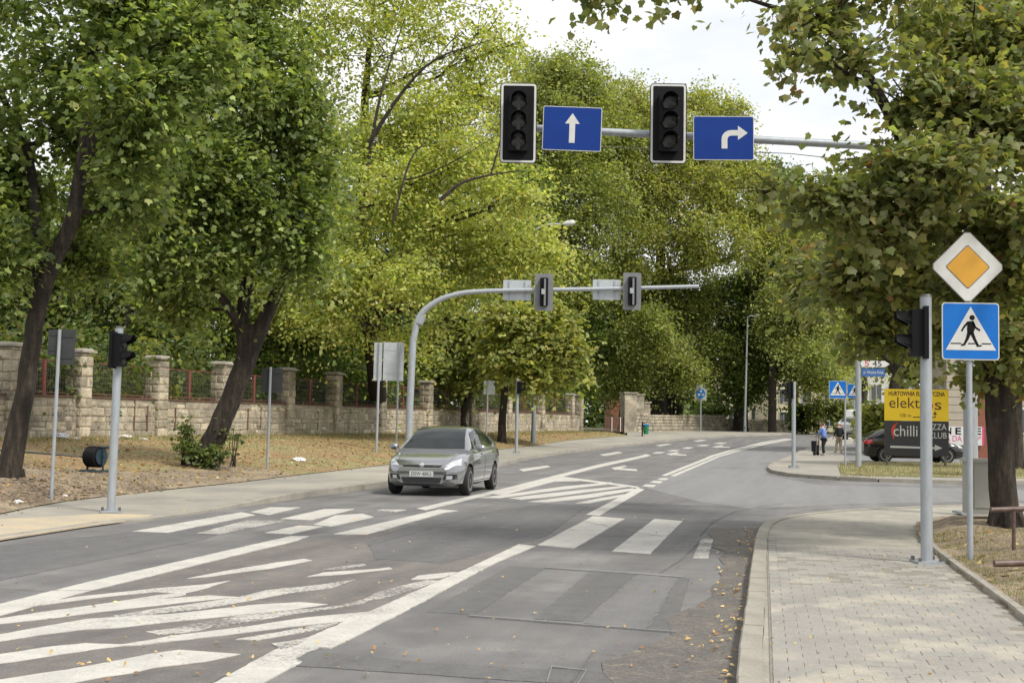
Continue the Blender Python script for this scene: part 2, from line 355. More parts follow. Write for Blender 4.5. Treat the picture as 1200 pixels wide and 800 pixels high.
# near right pavement
kR = G([(868, 1150), (864, 900), (862, 794), (870, 752), (879, 680), (885, 638), (889, 627), (895, 620), (909, 614), (935, 609), (960, 606), (1020, 602), (1131, 597), (1300, 594), (1700, 590)])
KH = .11
def offset(pts, d):
    o = []
    for i, p in enumerate(pts):
        t = (pts[min(i + 1, len(pts) - 1)] - pts[max(i - 1, 0)]).normalized(); o.append(p + Vector((t.y, -t.x)) * d)
    return o
kRi = offset(kR, .16)
moundE = G([(1330, 850), (1197, 725), (1122, 668), (1098, 649), (1080, 634), (1073, 624), (1074, 615), (1086, 609), (1140, 606), (1300, 604), (1600, 602)], KH)
walkR = slab('sidewalk_right', kRi + [Vector((45, 18)), Vector((45, -20)), Vector((kRi[0].x, -20))], lambda x, y: KH - .012, M['sandpave'])
cT = g(1178, 612, .3)
def mz(x, y):
    d = (Vector((x, y)) - cT).length
    e = min((Vector((x, y)) - p).length for p in resample(moundE, 60))
    return KH + .02 + min(1, e / .5) * (.05 + .19 * math.exp(-d * d / 3.2) + .04 * mn.noise(Vector((x * 2, y * 2, 0))) + .02 * mn.noise(Vector((x * 7, y * 7, 0))))
mound = slab('tree_verge', moundE + [Vector((22, moundE[-1].y - 1)), Vector((22, 5)), Vector((moundE[0].x + 1, moundE[0].y))], mz, M['soil'], .1, step=.28)
# corner island beyond the side street
isl = G([(1500, 569), (1130, 567), (1042, 565), (977, 562), (930, 558.5), (910, 554.5), (904, 550.5), (907, 546), (920, 540), (945, 527), (958, 519.5), (975, 513), (1000, 509.6), (1040, 508.6)])
isle = slab('corner_pavement', isl + [Vector((95, 105)), Vector((95, 40))], lambda x, y: base(y) + .10, M['sidewalk'], .2)
GP = lambda L, h: [Vector((q.x, q.y)) for q in G(L, h)]
slab('parking_asphalt', GP([(1005, 545), (998, 541), (985, 528), (990, 520), (1060, 517), (1500, 517), (1500, 552)], .1), lambda x, y: base(y) + .104, M['asphalt_light'], bvh=False)
turf = slab('island_turf', GP([(982, 545), (986, 554), (1010, 556), (1128, 559), (1260, 560), (1260, 547), (1128, 543), (1060, 541), (1000, 541.5)], .12), lambda x, y: .13 + .03 * mn.noise(Vector((x * 2, y * 2, 3))), M['drygrass'], .06, step=.5)
# ---- kerb stones (each stone one object, one shared mesh)
kb = MB()
prof = [(0, -.15), (0, .085), (.012, .10), (.15, .10), (.15, -.15)]
vs = [(y, x, z) for x in (0., 1.) for y, z in prof]; vs = [(x, y, z) for (y, x, z) in vs]
kv = [(x, -y, z) for x in (0.002, .994) for y, z in prof]
kb.add(kv, [(0, 1, 6, 5), (1, 2, 7, 6), (2, 3, 8, 7), (3, 4, 9, 8), (4, 3, 2, 1, 0), (5, 6, 7, 8, 9)])
kmesh = kb.mesh('kerb_stone', M['kerb'])
def kerb_run(pts, zf, parent, L=1.0, w=1., side=1, maxy=70, miny=3):
    n = max(1, int(sum((b - a).length for a, b in zip(pts, pts[1:])) / L)); q = resample(pts, n)
    for a, b in zip(q, q[1:]):
        if a.y > maxy or a.y < miny: continue
        d = b - a; o = link('kerb_stone', kmesh, parent)
        o.location = (a.x, a.y, zf(a.x, a.y) - .10 + random.uniform(-.004, .004)); o.rotation_euler = (random.uniform(-.01, .01), math.asin(max(-.2, min(.2, -(zf(b.x, b.y) - zf(a.x, a.y)) / d.length))), math.atan2(d.y, d.x) + random.uniform(-.006, .006))
        o.scale = (d.length, w * side, 1)
kerb_run(kR, lambda x, y: KH + .004, walkR, 1.0, 1.07, maxy=30)
kerb_run(kerbL, lambda x, y: base(y) + hL(y) + .012, swl, 1.25, 1.0, -1, maxy=80)
kerb_run(isl[1:10][::-1], lambda x, y: base(y) + .115, isle, 1.2, 1., 1, maxy=72)
kerb_run(moundE[::-1], lambda x, y: KH + .05, mound, .8, .5, -1, maxy=30)
# ---- pavers
KI = offset(kR, .165)
pm = MB(); a, b = .0992, .0812
pm.add([(-a, -b, -.03), (a, -b, -.03), (a, b, -.03), (-a, b, -.03), (-a, -b, -.003), (a, -b, -.003), (a, b, -.003), (-a, b, -.003), (-a + .004, -b + .004, 0), (a - .004, -b + .004, 0), (a - .004, b - .004, 0), (-a + .004, b - .004, 0)],
       [(0, 1, 5, 4), (1, 2, 6, 5), (2, 3, 7, 6), (3, 0, 4, 7), (4, 5, 9, 8), (5, 6, 10, 9), (6, 7, 11, 10), (7, 4, 8, 11), (8, 9, 10, 11)])
pmesh = pm.mesh('brick', M['paver'])
A0 = g(903, 800, KH); A1 = g(899, 655, KH); du = (A1 - A0).normalized(); dv = Vector((du.y, -du.x)); ang = math.atan2(dv.y, dv.x)
mE = resample(moundE[:6], 60)
def inside_walk(p):
    k = min(range(len(mE)), key=lambda i: abs(mE[i].y - p.y)); return p.x < mE[k].x - .09 or p.y > mE[-1].y
cand = []
for i in range(-8, 62):
    for j in range(0, 26):
        p = A0 + du * (i * .165) + dv * (.115 + j * .2 + (.1 if i % 2 else 0))
        if inside_walk(p): cand.append(p)
cand = [p for p in cand if (p - Vector((0, 0))).length < 17]
halves = [A0 + du * (i * .165) + dv * .065 for i in range(-7, 61, 2)]
def vis(p):
    v = Vector((p.x, p.y, KH)) - CAM; x = 600 + 1500 * v.dot(Rt) / v.dot(Fw); y = 400 - 1500 * v.dot(Up) / v.dot(Fw); return -20 < x < 1220 and y < 815
cand = [p for p in cand if vis(p)]
cand.sort(key=lambda p: p.length)
slab('paving_bed', [A0 - du * 1.6 + dv * .0, A1 + du * .6, A1 + du * .6 + dv * 3.2, A0 - du * 1.6 + dv * 4.6], lambda x, y: KH - .006, M['joint'], bvh=False)
for p in cand[:266]:
    o = link('brick', pmesh, walkR, (p.x, p.y, KH + random.uniform(-.0015, .0025)), (random.uniform(-.008, .008), random.uniform(-.008, .008), ang + random.uniform(-.008, .008)))
for p in halves: o = link('brick', pmesh, walkR, (p.x, p.y, KH), (0, 0, ang)); o.scale = (.47, 1, 1)
sm = MB(); base_v = [v.co.copy() for v in pmesh.vertices]; base_f = [p.vertices[:] for p in pmesh.polygons]
for p in cand[266:]:
    rz = Matrix.Rotation(ang + random.uniform(-.008, .008), 3, 'Z'); zz = KH + random.uniform(-.0015, .0025) - .004 * sst((p.length - 10.5) / 3) * random.random() * 2
    sm.add([rz @ v + Vector((p.x, p.y, zz)) for v in base_v], base_f)
sm.build('brick_field', M['paver'], walkR, kind='stuff')
# ---- patches and painted markings (children of the road)
NP = [0]
def ragged(poly, amp, stepl=.07, seed=0):
    o = []
    for i, a in enumerate(poly):
        b = poly[(i + 1) % len(poly)]; d = b - a; L = d.length
        if L < 1e-6: continue
        n = max(1, min(60, int(L / stepl))); nn = Vector((-d.y, d.x)) / L
        for k in range(n):
            q = a + d * (k / n); w = mn.noise(Vector((q.x * 9, q.y * 9, seed))) + .7 * mn.noise(Vector((q.x * 31, q.y * 31, seed)))
            o.append(q + nn * (amp * w if k else 0))
    return o
def patch(name, L, m, lift=.003, rag=.02):
    NP[0] += 1; l = lift + (NP[0] % 8) * .0005; P_ = G(L)
    if rag: P_ = ragged(P_, rag, seed=NP[0])
    return slab(name, P_, lambda x, y: base(y) + l, m, parent=road, bvh=False, thick=l + .001)
patch('asphalt_patch', [(500, 717), (555, 720), (640, 665), (597, 663)], M['asphalt_band'])
patch('asphalt_patch', [(626, 725), (682, 728), (745, 672), (692, 669)], M['asphalt_band'])
patch('asphalt_patch', [(684, 730), (757, 738), (793, 678), (748, 672)], M['asphalt_mid'])
patch('asphalt_patch', [(759, 738), (790, 740), (808, 678), (796, 677)], M['asphalt_band'])
patch('asphalt_patch', [(360, 762), (500, 777), (640, 784), (817, 792), (815, 806), (640, 800), (345, 780)], M['asphalt_band'])
patch('asphalt_patch', [(0, 640), (170, 622), (290, 612), (240, 632), (60, 668), (0, 680), (-200, 720), (-200, 668)], M['asphalt_dark'])
patch('asphalt_patch', [(500, 610), (640, 590), (690, 592), (640, 628), (520, 660), (440, 655), (430, 635)], M['asphalt_dark'])
patch('asphalt_patch', [(758, 572), (790, 556), (850, 532), (900, 522), (940, 530), (905, 548), (895, 556), (960, 568), (1300, 576), (1300, 585), (1000, 590), (880, 596), (820, 588)], M['asphalt_light'])
gut = resample(G([(864, 1000), (862, 794), (870, 752), (879, 680), (885, 640), (893, 619)]), 40)
gl = [p - Vector((.55 + .35 * mn.noise(Vector((i * .35, 0, 0))) + .25 * math.sin(i * .2), 0)) for i, p in enumerate(gut)]
slab('gutter_dirt', gut + gl[::-1], lambda x, y: .0072, M['asphalt_dirty'], parent=road, bvh=False)
patch('asphalt_patch', [(-200, 775), (0, 722), (100, 694), (300, 646), (345, 635), (520, 612), (640, 600), (625, 637), (600, 643), (530, 672), (365, 750), (215, 812), (-200, 830)], M['asphalt_brown'])
PLINE = lambda L, m='paint', name='lane_line': patch(name, L, M[m], .0075, .012 if min(q[1] for q in L) > 592 else 0.)
PLINE([(-200, 758), (0, 708), (100, 683), (300, 637.5), (340, 628.5), (362, 628.5), (345, 634.5), (300, 645), (100, 694), (0, 722), (-200, 778)])
PLINE([(160, 845), (260, 796), (320, 763), (360, 748), (408, 727), (436, 716), (480, 696), (540, 670), (576, 653), (608, 638), (628, 640), (580, 660), (520, 692), (480, 714), (388, 760), (374, 759), (345, 772), (354, 776), (308, 801), (250, 838)], 'paint')
PLINE([(687, 603), (702, 604.5), (755, 573.5), (747, 571.5)])
PLINE([(488, 596), (498, 598), (602, 573), (700, 548), (763, 533.6), (757, 532), (700, 544.5), (600, 570)])
for q in ([(752, 570), (765, 571), (769, 568.4), (757, 567.6)], [(761, 565.6), (773, 566.4), (777, 564), (766, 563.4)], [(770, 562), (780, 562.6), (784, 560.4), (775, 560)],
          [(764, 531.2), (774, 531.2), (780, 529.6), (770, 529.4)], [(782, 528.6), (791, 528.8), (797, 527.2), (788, 527)], [(799, 525.4), (807, 525.8), (813, 524.2), (805, 523.8)], [(816, 522.4), (826, 522.6), (832, 521.4), (823, 521)], [(836, 519.8), (846, 520), (852, 518.8), (843, 518.4)],
          [(608, 550), (613, 552.4), (645, 547), (641, 545.4)], [(702, 532.6), (708, 534), (730, 530.4), (724, 529.2)], [(768, 521.6), (773, 522.6), (787, 520.4), (782, 519.8)], [(812, 516.4), (817, 517.2), (828, 515.8), (823, 515.2)]):
    PLINE(q, name='lane_dash')
PLINE([(775, 557), (780, 557.8), (838, 534.2), (858, 528.2), (895, 519.2), (925, 514), (921, 513.6), (892, 518.2), (855, 527), (833, 533.4)], name='centre_line')
PLINE([(785, 557.4), (790, 558.4), (843, 535.2), (862, 529.4), (898, 520.4), (930, 514.6), (926, 514.2), (896, 519.6), (860, 528.6), (840, 534.4)], name='centre_line')
def arrow_mark(L): PLINE(L, name='lane_arrow')
arrow_mark([(716, 548.4), (732, 545.4), (735, 546), (727, 548.4), (746, 549.8), (747, 552), (722, 550.2), (722, 551)])
arrow_mark([(780, 531.8), (794, 529.6), (796, 530.2), (791, 531.6), (804, 532.6), (805, 534), (788, 533), (787, 533.6)])
arrow_mark([(834, 523.4), (846, 521.6), (848, 522.2), (844, 523), (856, 523.8), (856, 524.8), (842, 524.4), (841, 524.8)])
for q, m in (([(155, 623), (283, 600.5), (299, 603.5), (197, 624.5)], 'paint'), ([(293, 600), (316, 594.5), (352, 594.5), (314, 603.5)], 'paint'), ([(230, 625), (290, 609.5), (337, 609.5), (256, 626)], 'paint_worn'), ([(329, 608), (380, 596.5), (415, 596.5), (365, 609.5)], 'paint'),
             ([(310, 624.5), (350, 616), (378, 617), (340, 626)], 'paint'), ([(367, 615), (393, 604), (425, 602), (438, 606), (387, 617)], 'paint'), ([(440, 599), (448, 597), (476, 597.4), (462, 600)], 'paint_worn'),
             ([(391, 626), (430, 626.5), (522, 600.5), (537, 598.5), (515, 597)], 'paint'),
             ([(630, 639), (673, 643), (732, 608), (695, 605)], 'paint'), ([(717, 646), (762, 649), (800, 610.5), (767, 608)], 'paint'), ([(812, 654), (822, 631), (836, 631), (830, 654)], 'paint_old')):
    PLINE(q, m, 'crossing_stripe')
for q in ([(575, 579), (600, 574), (640, 563), (652, 560), (690, 562), (688, 563.4), (650, 564), (590, 580)], [(561, 583.4), (600, 578.4), (660, 570), (716, 565), (718, 566.6), (660, 573.4), (585, 583.6)], [(595, 584), (640, 578.4), (736, 568.6), (738, 570.2), (650, 581.4), (610, 585.4)],
          [(619, 588), (680, 580.4), (742, 572), (745, 574.2), (690, 583.4), (640, 588.6)], [(675, 589.6), (700, 584.4), (732, 579), (734, 581), (710, 585.6), (690, 589.8)], [(647, 557.6), (655, 557.8), (747, 570), (750, 572.4), (700, 566), (650, 560)]):
    PLINE(q, 'paint', 'hatch_stripe')
for q, m in (([(40, 709), (86, 700), (180, 690), (240, 685), (270, 680.5), (240, 690), (215, 696), (180, 694), (120, 700), (48, 709.5)], 'paint'),
             ([(-200, 760), (0, 725), (60, 716), (120, 708), (180, 698.5), (215, 694), (218, 697.5), (185, 702.5), (245, 698), (282, 700), (246, 703), (200, 708), (120, 717), (60, 725), (0, 731.5), (-200, 770)], 'paint'),
             ([(128, 723), (180, 714), (240, 706), (280, 700), (312, 692), (370, 686), (416, 679.5), (390, 689), (340, 695), (280, 706.5), (240, 713), (180, 720), (135, 727)], 'paint_worn'),
             ([(-200, 782), (0, 744), (60, 733), (100, 726), (128, 724), (200, 720), (300, 709), (350, 706), (384, 708.5), (340, 715), (280, 721), (200, 729), (140, 736), (100, 738), (50, 744), (0, 752), (-200, 792)], 'paint'),
             ([(170, 741), (200, 737), (280, 722), (350, 715), (400, 710), (425, 703), (442, 697), (425, 708), (400, 712), (350, 719), (280, 731), (215, 742), (185, 744)], 'paint_worn'),
             ([(128, 758), (180, 750), (200, 746), (280, 736), (360, 724), (432, 717.5), (408, 728), (340, 735), (270, 744), (200, 752), (160, 757)], 'paint'),
             ([(276, 750), (310, 744), (330, 741), (370, 733), (400, 729), (380, 737), (340, 744), (300, 751)], 'paint_worn'),
             ([(318, 755), (340, 752), (362, 747.5), (350, 756), (330, 762)], 'paint_worn'),
             ([(-200, 800), (0, 767), (60, 758), (100, 754), (128, 755), (156, 756), (120, 760), (60, 769), (16, 776), (0, 778), (-200, 815)], 'paint'),
             ([(-200, 832), (0, 797), (80, 785), (140, 774), (180, 766), (210, 762), (240, 764), (282, 767), (240, 776), (200, 780.5), (180, 783), (156, 789), (120, 794), (84, 801), (-20, 822)], 'paint'),
             ([(220, 678), (260, 670), (320, 660), (356, 655), (366, 657), (320, 666), (280, 671), (245, 676)], 'paint'),
             ([(360, 676), (380, 671), (440, 667), (456, 665), (460, 667), (400, 673.5)], 'paint'), ([(377, 668), (400, 664), (426, 661), (430, 662.5), (400, 668)], 'paint_worn'),
             ([(424, 705), (440, 695), (470, 687), (500, 680), (515, 681), (500, 686), (475, 695), (450, 701)], 'paint_worn'),
             ([(482, 679.5), (490, 675), (530, 671), (537, 671), (520, 677), (500, 679)], 'paint')):
    PLINE(q, m, 'hatch_stripe')
for q in ([(550, 721.6), (790, 741), (792, 742), (550, 722.8)], [(640, 800), (646, 781), (688, 786), (676, 806), (674, 806), (686, 787), (647, 782.5), (642, 800)], [(640, 665), (693, 668.2), (750, 671.2), (800, 676), (800, 677), (640, 666)]):
    patch('survey_mark', q, M['asphalt_light'], .0125, 0)
# cracks in the asphalt
ck = MB()
def crack(L, w=.010, seed=0):
    pts = resample(G(L), 30); rnd = random.Random(seed)
    for i, (a, b) in enumerate(zip(pts, pts[1:])):
        a2 = a + Vector((0, .02 * mn.noise(Vector((i * .8, seed, 0))))); b2 = b + Vector((0, .02 * mn.noise(Vector(((i + 1) * .8, seed, 0)))))
        d = (b2 - a2).normalized(); n = Vector((-d.y, d.x)) * w * rnd.uniform(.4, 1)
        ck.add([(a2.x - n.x, a2.y - n.y, .0128), (b2.x - n.x, b2.y - n.y, .0128), (b2.x + n.x, b2.y + n.y, .0128), (a2.x + n.x, a2.y + n.y, .0128)], [(0, 1, 2, 3)])
crack([(680, 610), (740, 624), (800, 632), (860, 642)], .010, 1); crack([(650, 628), (720, 629), (800, 628), (850, 620)], .008, 2); crack([(820, 628), (835, 612), (860, 600), (900, 592), (935, 588)], .010, 3)
crack([(773, 672), (800, 655), (822, 632)], .007, 4); crack([(670, 800), (695, 765), (735, 769)], .006, 5); crack([(0, 690), (60, 693), (140, 692)], .008, 6); crack([(560, 610), (480, 618), (400, 640)], .007, 7); crack([(620, 596), (560, 604), (430, 640)], .008, 8)
ck.build('asphalt_crack', M['black' if False else 'asphalt_dark'], road)
# ------------------------------------------------------------------ park wall with stones, pillars and railing
M['glassy'] = mat('window_glass', (.03, .04, .045), .05, c2=(.02, .028, .03), scale=2, spec=.8, coat=.6)
W0 = wallP[0]
wall = thing('stone_wall', 'long weathered rubble stone wall with pillars and red railing along the leafy verge', 'wall', (wallP[4].x, wallP[4].y, .85))
wdir = (wallP[5] - wallP[4]).normalized(); wdir.z = 0; wdir.normalize(); wn = Vector((wdir.y, -wdir.x, 0))    # wn points to the road
wang = math.atan2(wdir.y, wdir.x)
WL = (wallP[13].xy - wallP[0].xy).length; WH = 1.28
def wp(s, d=0, z=0): q = wallP[0] + wdir * s; return Vector((q.x, q.y, .86)) + wn * d + Vector((0, 0, z))
core = MB(); core.box(wp(WL / 2 + 1.6, -.2, WH / 2 - .05), (WL + 3.2, .42, WH + .1), (0, 0, wang)); core.build('mortar_core', M['mortar'], wall, world=True)
def stone_mesh(w, h, d, rnd):
    n = 8; m = MB(); a0 = rnd.random()
    pts = []
    for sx, sz in ((-1, -1), (0, -1.0), (1, -1), (1, 0), (1, 1), (0, 1.), (-1, 1), (-1, 0)):
        pts.append((sx * w / 2 * rnd.uniform(.86, 1), sz * h / 2 * rnd.uniform(.84, 1)))
    vs = [(x, 0, z) for x, z in pts] + [(x * .86, d * rnd.uniform(.7, 1), z * .82) for x, z in pts] + [(0, d * 1.12, 0)]
    fs = [(i, (i + 1) % n, (i + 1) % n + n, i + n) for i in range(n)] + [(i + n, (i + 1) % n + n, 2 * n) for i in range(n)]
    m.add(vs, fs); return m
rnd = random.Random(3)
smeshes = []
for k in range(14):
    me = stone_mesh(1, 1, 1, rnd).mesh('stone', M['stone2'] if k % 4 == 0 else M['stone']); smeshes.append(me)
stones = []; z = .0
while z < WH - .12:
    h = rnd.uniform(.15, .32); h = min(h, WH - z); s_ = rnd.uniform(-.3, 0)
    while s_ < WL + 2.9:
        w = rnd.choice((.22, .3, .36, .45, .6, .75)) * rnd.uniform(.85, 1.15)
        if h > .22 and rnd.random() < .28:
            c_ = rnd.uniform(.4, .6) * h
            stones.append((s_ + w / 2, z + c_ / 2, w - .012, c_ - .01, rnd.uniform(.012, .03))); stones.append((s_ + w / 2 + rnd.uniform(-.03, .03), z + c_ + (h - c_) / 2, w - .015, h - c_ - .01, rnd.uniform(.012, .03)))
        else: stones.append((s_ + w / 2, z + h / 2 + rnd.uniform(-.015, .015), w - .012, h - .01, rnd.uniform(.012, .035)))
        s_ += w
    z += h
def scr(p): v = p - CAM; return 600 + 1500 * v.dot(Rt) / v.dot(Fw), 400 - 1500 * v.dot(Up) / v.dot(Fw)
vis_st = [t for t in stones if scr(wp(t[0], 0, t[1]))[0] > -6]
vis_st.sort(key=lambda t: wp(t[0]).y)
brot = Matrix.Rotation(wang + math.pi, 3, 'Z')
for s_, zz, w, h, d in vis_st[:300]:
    o = link('stone', rnd.choice(smeshes), wall, wp(s_, .008, zz) - wall.location, (rnd.uniform(-.02, .02), rnd.uniform(-.05, .05), wang + math.pi)); o.scale = (w, d, h)
sm = MB()
for s_, zz, w, h, d in vis_st[300:]:
    me = rnd.choice(smeshes); c = wp(s_, .008, zz); mi = 1 if me.materials[0] == M['stone2'] else 0
    sm.add([brot @ Vector((v.co.x * w, v.co.y * d, v.co.z * h)) + c for v in me.vertices], [p.vertices[:] for p in me.polygons], mi)
sm.build('stone_field', [M['stone'], M['stone2']], wall, world=True, kind='stuff')
cp = MB(); cp.box(wp(WL / 2 + 1.6, -.2, WH + .035), (WL + 3.2, .5, .05), (0, 0, wang)); cp.build('coping', M['rust'], wall, world=True)
def s_of_px(x):
    lo, hi = 0., WL + 3
    for _ in range(40):
        m = (lo + hi) / 2
        if scr(wp(m, 0, 1))[0] < x: lo = m
        else: hi = m
    return lo
def pillar(s_, H=2.72, w=.62):
    m = MB(); m.box(wp(s_, -.14, H / 2 - .05), (w - .04, w - .04, H + .06), (0, 0, wang)); pl = m.build('pillar', M['mortar'], wall, world=True)
    off = wall.location
    z = 0; k = 0
    while z < H - .05:
        h = rnd.uniform(.26, .36); h = min(h, H - z)
        for side in (0, 1, 2):       # front, left, right
            for u in ((-.25, .25) if k % 2 else (0.,)):
                ww = w * (.5 if k % 2 else 1) - .02; o = link('stone', rnd.choice(smeshes), pl)
                fr = [wn, -wdir, wdir][side]; al = [wdir, wn, wn][side]
                o.location = wp(s_, -.14, z + h / 2) + fr * (w / 2 - .02) + al * (u * w) - off
                o.rotation_euler = (0, 0, [wang + math.pi, wang + math.pi / 2, wang - math.pi / 2][side] + (math.pi if side else 0)); o.scale = (ww, rnd.uniform(.02, .035) , h - .02)
                if side: o.rotation_euler = (0, 0, math.atan2(fr.y, fr.x) - math.pi / 2)
                else: o.rotation_euler = (0, 0, math.atan2(wn.y, wn.x) - math.pi / 2)
        z += h; k += 1
    m = MB(); m.box(wp(s_, -.14, H + .04), (w + .14, w + .14, .07), (0, 0, wang)); m.box(wp(s_, -.14, H + .10), (w + .04, w + .04, .07), (0, 0, wang), taper=.85); m.build('cap', M['stone2'], pl, world=True) if False else None
    o = link('cap', m.mesh('cap', M['kerb'], off=wall.location), pl)
pill_px = [-70, 14, 96, 187, 262, 338, 394, 447, 502, 552, 596, 635, 670, 696, 711]
PS = [s_of_px(x) for x in pill_px]
for s_ in PS: pillar(s_)
for a, b in zip(PS, PS[1:]):
    m = MB(); mid = (a + b) / 2; L = b - a - .6
    m.box(wp(mid, -.2, 2.42), (L, .03, .03), (0, 0, wang)); m.build('rail', M['redpaint'], wall, world=True); m = MB(); m.box(wp(mid, -.2, WH + .14), (L, .04, .04), (0, 0, wang)); m.build('rail', M['rust'], wall, world=True)
    m = MB(); m.box(wp(mid, -.2, (WH + 2.44) / 2), (.13, .08, 2.44 - WH), (0, 0, wang)); m.build('railing_post', M['redpaint'], wall, world=True)
    m = MB(); n = int(L / .12)
    for k in range(n): m.box(wp(a + .3 + L * (k + .5) / n, -.2, (WH + 2.42) / 2), (.008, .008, 2.42 - WH), (0, 0, wang))
    for k in range(5): m.box(wp(mid, -.2, WH + .3 + k * .19), (L, .008, .008), (0, 0, wang))
    m.build('wire_mesh', M['galvbolt'], wall, world=True, kind='stuff')
for x in (157, 172, 205, 290, 305, 372):
    s_ = s_of_px(x); m = MB(); m.box(wp(s_, .035, WH / 2 + rnd.uniform(0, .1)), (rnd.uniform(.04, .1), .02, rnd.uniform(.8, 1.15)), (0, 0, wang)); m.build('rust_strip', M['rust'], wall, world=True)
# gate and second wall
gt = thing('park_gate', 'low rusty gate with two pale rails between the stone pillars of the park wall', 'gate', at(722, 505, 98.5).to_tuple()); gt.location.z = .84
gl_, gr_ = at(708, 500, 98.2), at(733, 500, 99.2)
m = MB(); d = (gr_ - gl_); d.z = 0; L = d.length; mid = (gl_ + gr_) / 2; ga = math.atan2(d.y, d.x)
for k in range(14): m.box((gl_.x + d.x * (k + .5) / 14, gl_.y + d.y * (k + .5) / 14, 1.45), (.05, .03, 1.15), (0, 0, ga))
for zz in (.95, 1.95): m.box((mid.x, mid.y, zz), (L, .05, .06), (0, 0, ga))
m.build('gate_panel', M['rust'], gt, world=True)
for k in (.35, .75):
    m = MB(); m.box((gl_.x + d.x * k, gl_.y + d.y * k - .08, 1.45), (.06, .05, 1.1), (0, 0, ga)); m.build('rail', M['white'], gt, world=True)
wall2 = thing('stone_wall', 'lower pale stone wall running on behind the green litter bin towards the bend', 'wall', (wall2P[0].x, wall2P[0].y, .8))
m = MB(); rr = random.Random(5)
for a, b in zip(wall2P, wall2P[1:]):
    d = b - a; mid = (a + b) / 2; n = Vector((d.y, -d.x, 0)).normalized(); an = math.atan2(d.y, d.x); h = 1.42 if a.y < 110 else 1.2
    m.box((mid.x - n.x * .2, mid.y - n.y * .2, mid.z + h / 2 - .1), (d.xy.length, .4, h + .2), (0, 0, an))
m.build('mortar_core', M['mortar'], wall2, world=True)
sm = MB()
for a, b in zip(wall2P, wall2P[1:]):
    d = b - a; L = d.xy.length; n = Vector((d.y, -d.x, 0)).normalized(); an = math.atan2(n.y, n.x) - math.pi / 2; h = 1.42 if a.y < 110 else 1.2; z = 0
    rm = Matrix.Rotation(an, 3, 'Z')
    while z < h - .1:
        hh = rr.uniform(.2, .3); s_ = 0
        while s_ < L - .1:
            w = min(rr.uniform(.35, .8), L - s_); c = a + d * ((s_ + w / 2) / L) + Vector((0, 0, z + hh / 2)); me = rr.choice(smeshes)
            sm.add([rm @ Vector((v.co.x * (w - .03), v.co.y * .06, v.co.z * (hh - .03))) + c for v in me.vertices], [p.vertices[:] for p in me.polygons], 1 if me.materials[0] == M['stone2'] else 0); s_ += w
        z += hh
sm.build('stone_field', [M['stone'], M['stone2']], wall2, world=True, kind='stuff')
for px_, Y, top, w in ((736, 99.6, 461, 1.0), (748, 103, 463, .7), (757, 104, 472, .5)):
    q = at(px_, 500, Y); ztop = at(px_, top, Y).z
    m = MB(); m.box((q.x, q.y, (ztop + .8) / 2), (w, w, ztop - .8), (0, 0, .3)); m.box((q.x, q.y, ztop + .05), (w + .16, w + .16, .12), (0, 0, .3)); m.build('pillar', M['stone'], wall2, world=True)
q = at(748, 500, 101); m = MB(); m.box((q.x, q.y + .4, 1.9), (2.0, .35, 1.7), (0, 0, .35)); m.build('wall_panel', M['mortar'], wall2, world=True)

# ------------------------------------------------------------------ gantries
def smooth_path(pts, n=6):
    pts = [Vector(p) for p in pts]; o = []
    P = [pts[0] * 2 - pts[1]] + pts + [pts[-1] * 2 - pts[-2]]
    for i in range(1, len(P) - 2):
        for k in range(n):
            t = k / n; a, b, c, d = P[i - 1:i + 3]
            o.append(.5 * ((2 * b) + (c - a) * t + (2 * a - 5 * b + 4 * c - d) * t * t + (3 * b - a - 3 * c + d) * t ** 3))
    return o + [pts[-1]]
def base_plate(parent, r, name='base_plate', bolts=4, rot=0.):
    m = MB(); m.box((0, 0, .02), (r * 2, r * 2, .03), (0, 0, rot)); m.build(name, M['galv'], parent)
    for k in range(bolts):
        a = rot + math.pi / 4 + k * math.pi / 2; m = MB(); m.tube([(math.cos(a) * r * 1.12, math.sin(a) * r * 1.12, .02), (math.cos(a) * r * 1.12, math.sin(a) * r * 1.12, .075)], .022, 6); m.build('bolt', M['galvbolt'], parent)
b0 = hit(1138, 603); b0.z = KH
gan1 = thing('gantry_pole', 'large grey steel gantry whose arm reaches over the road holding two lane signals', 'gantry', b0)
GY = b0.y
tip = at(600, 149, GY + .1); endR = at(1020, 171, GY)
T = Vector((b0.x, b0.y, 0)); armz = endR.z + (endR.z - tip.z) / (endR.x - tip.x) * (b0.x - endR.x)
m = MB(); m.tube([(T.x, T.y, KH), (T.x, T.y, 3.2), (T.x, T.y, armz - 1.1)], [.125, .12, .11], 20); m.build('upright', M['galv'], gan1, smooth=True, world=True)
pth = smooth_path([(T.x, T.y, armz - 1.1), (T.x - .12, T.y, armz - .45), (T.x - .55, T.y, armz - .08), (T.x - 1.2, T.y, armz), endR, tip], 7)
pth = [Vector(p) for p in pth]
m = MB(); m.tube(pth, [.125 - .06 * i / (len(pth) - 1) for i in range(len(pth))], 18); m.build('arm', M['galv'], gan1, smooth=True, world=True)
q0 = at(925, 180, GY + .3); m = MB(); m.tube([at(700, 172, GY + .3), q0, at(990, 187, GY + .3), at(1060, 184, GY + .3)], .008, 5); m.build('cable', M['galvbolt'], gan1, world=True)
m = MB(); m.box((T.x, T.y, KH + .03), (.5, .5, .04)); m.build('base_plate', M['galv'], gan1, world=True)

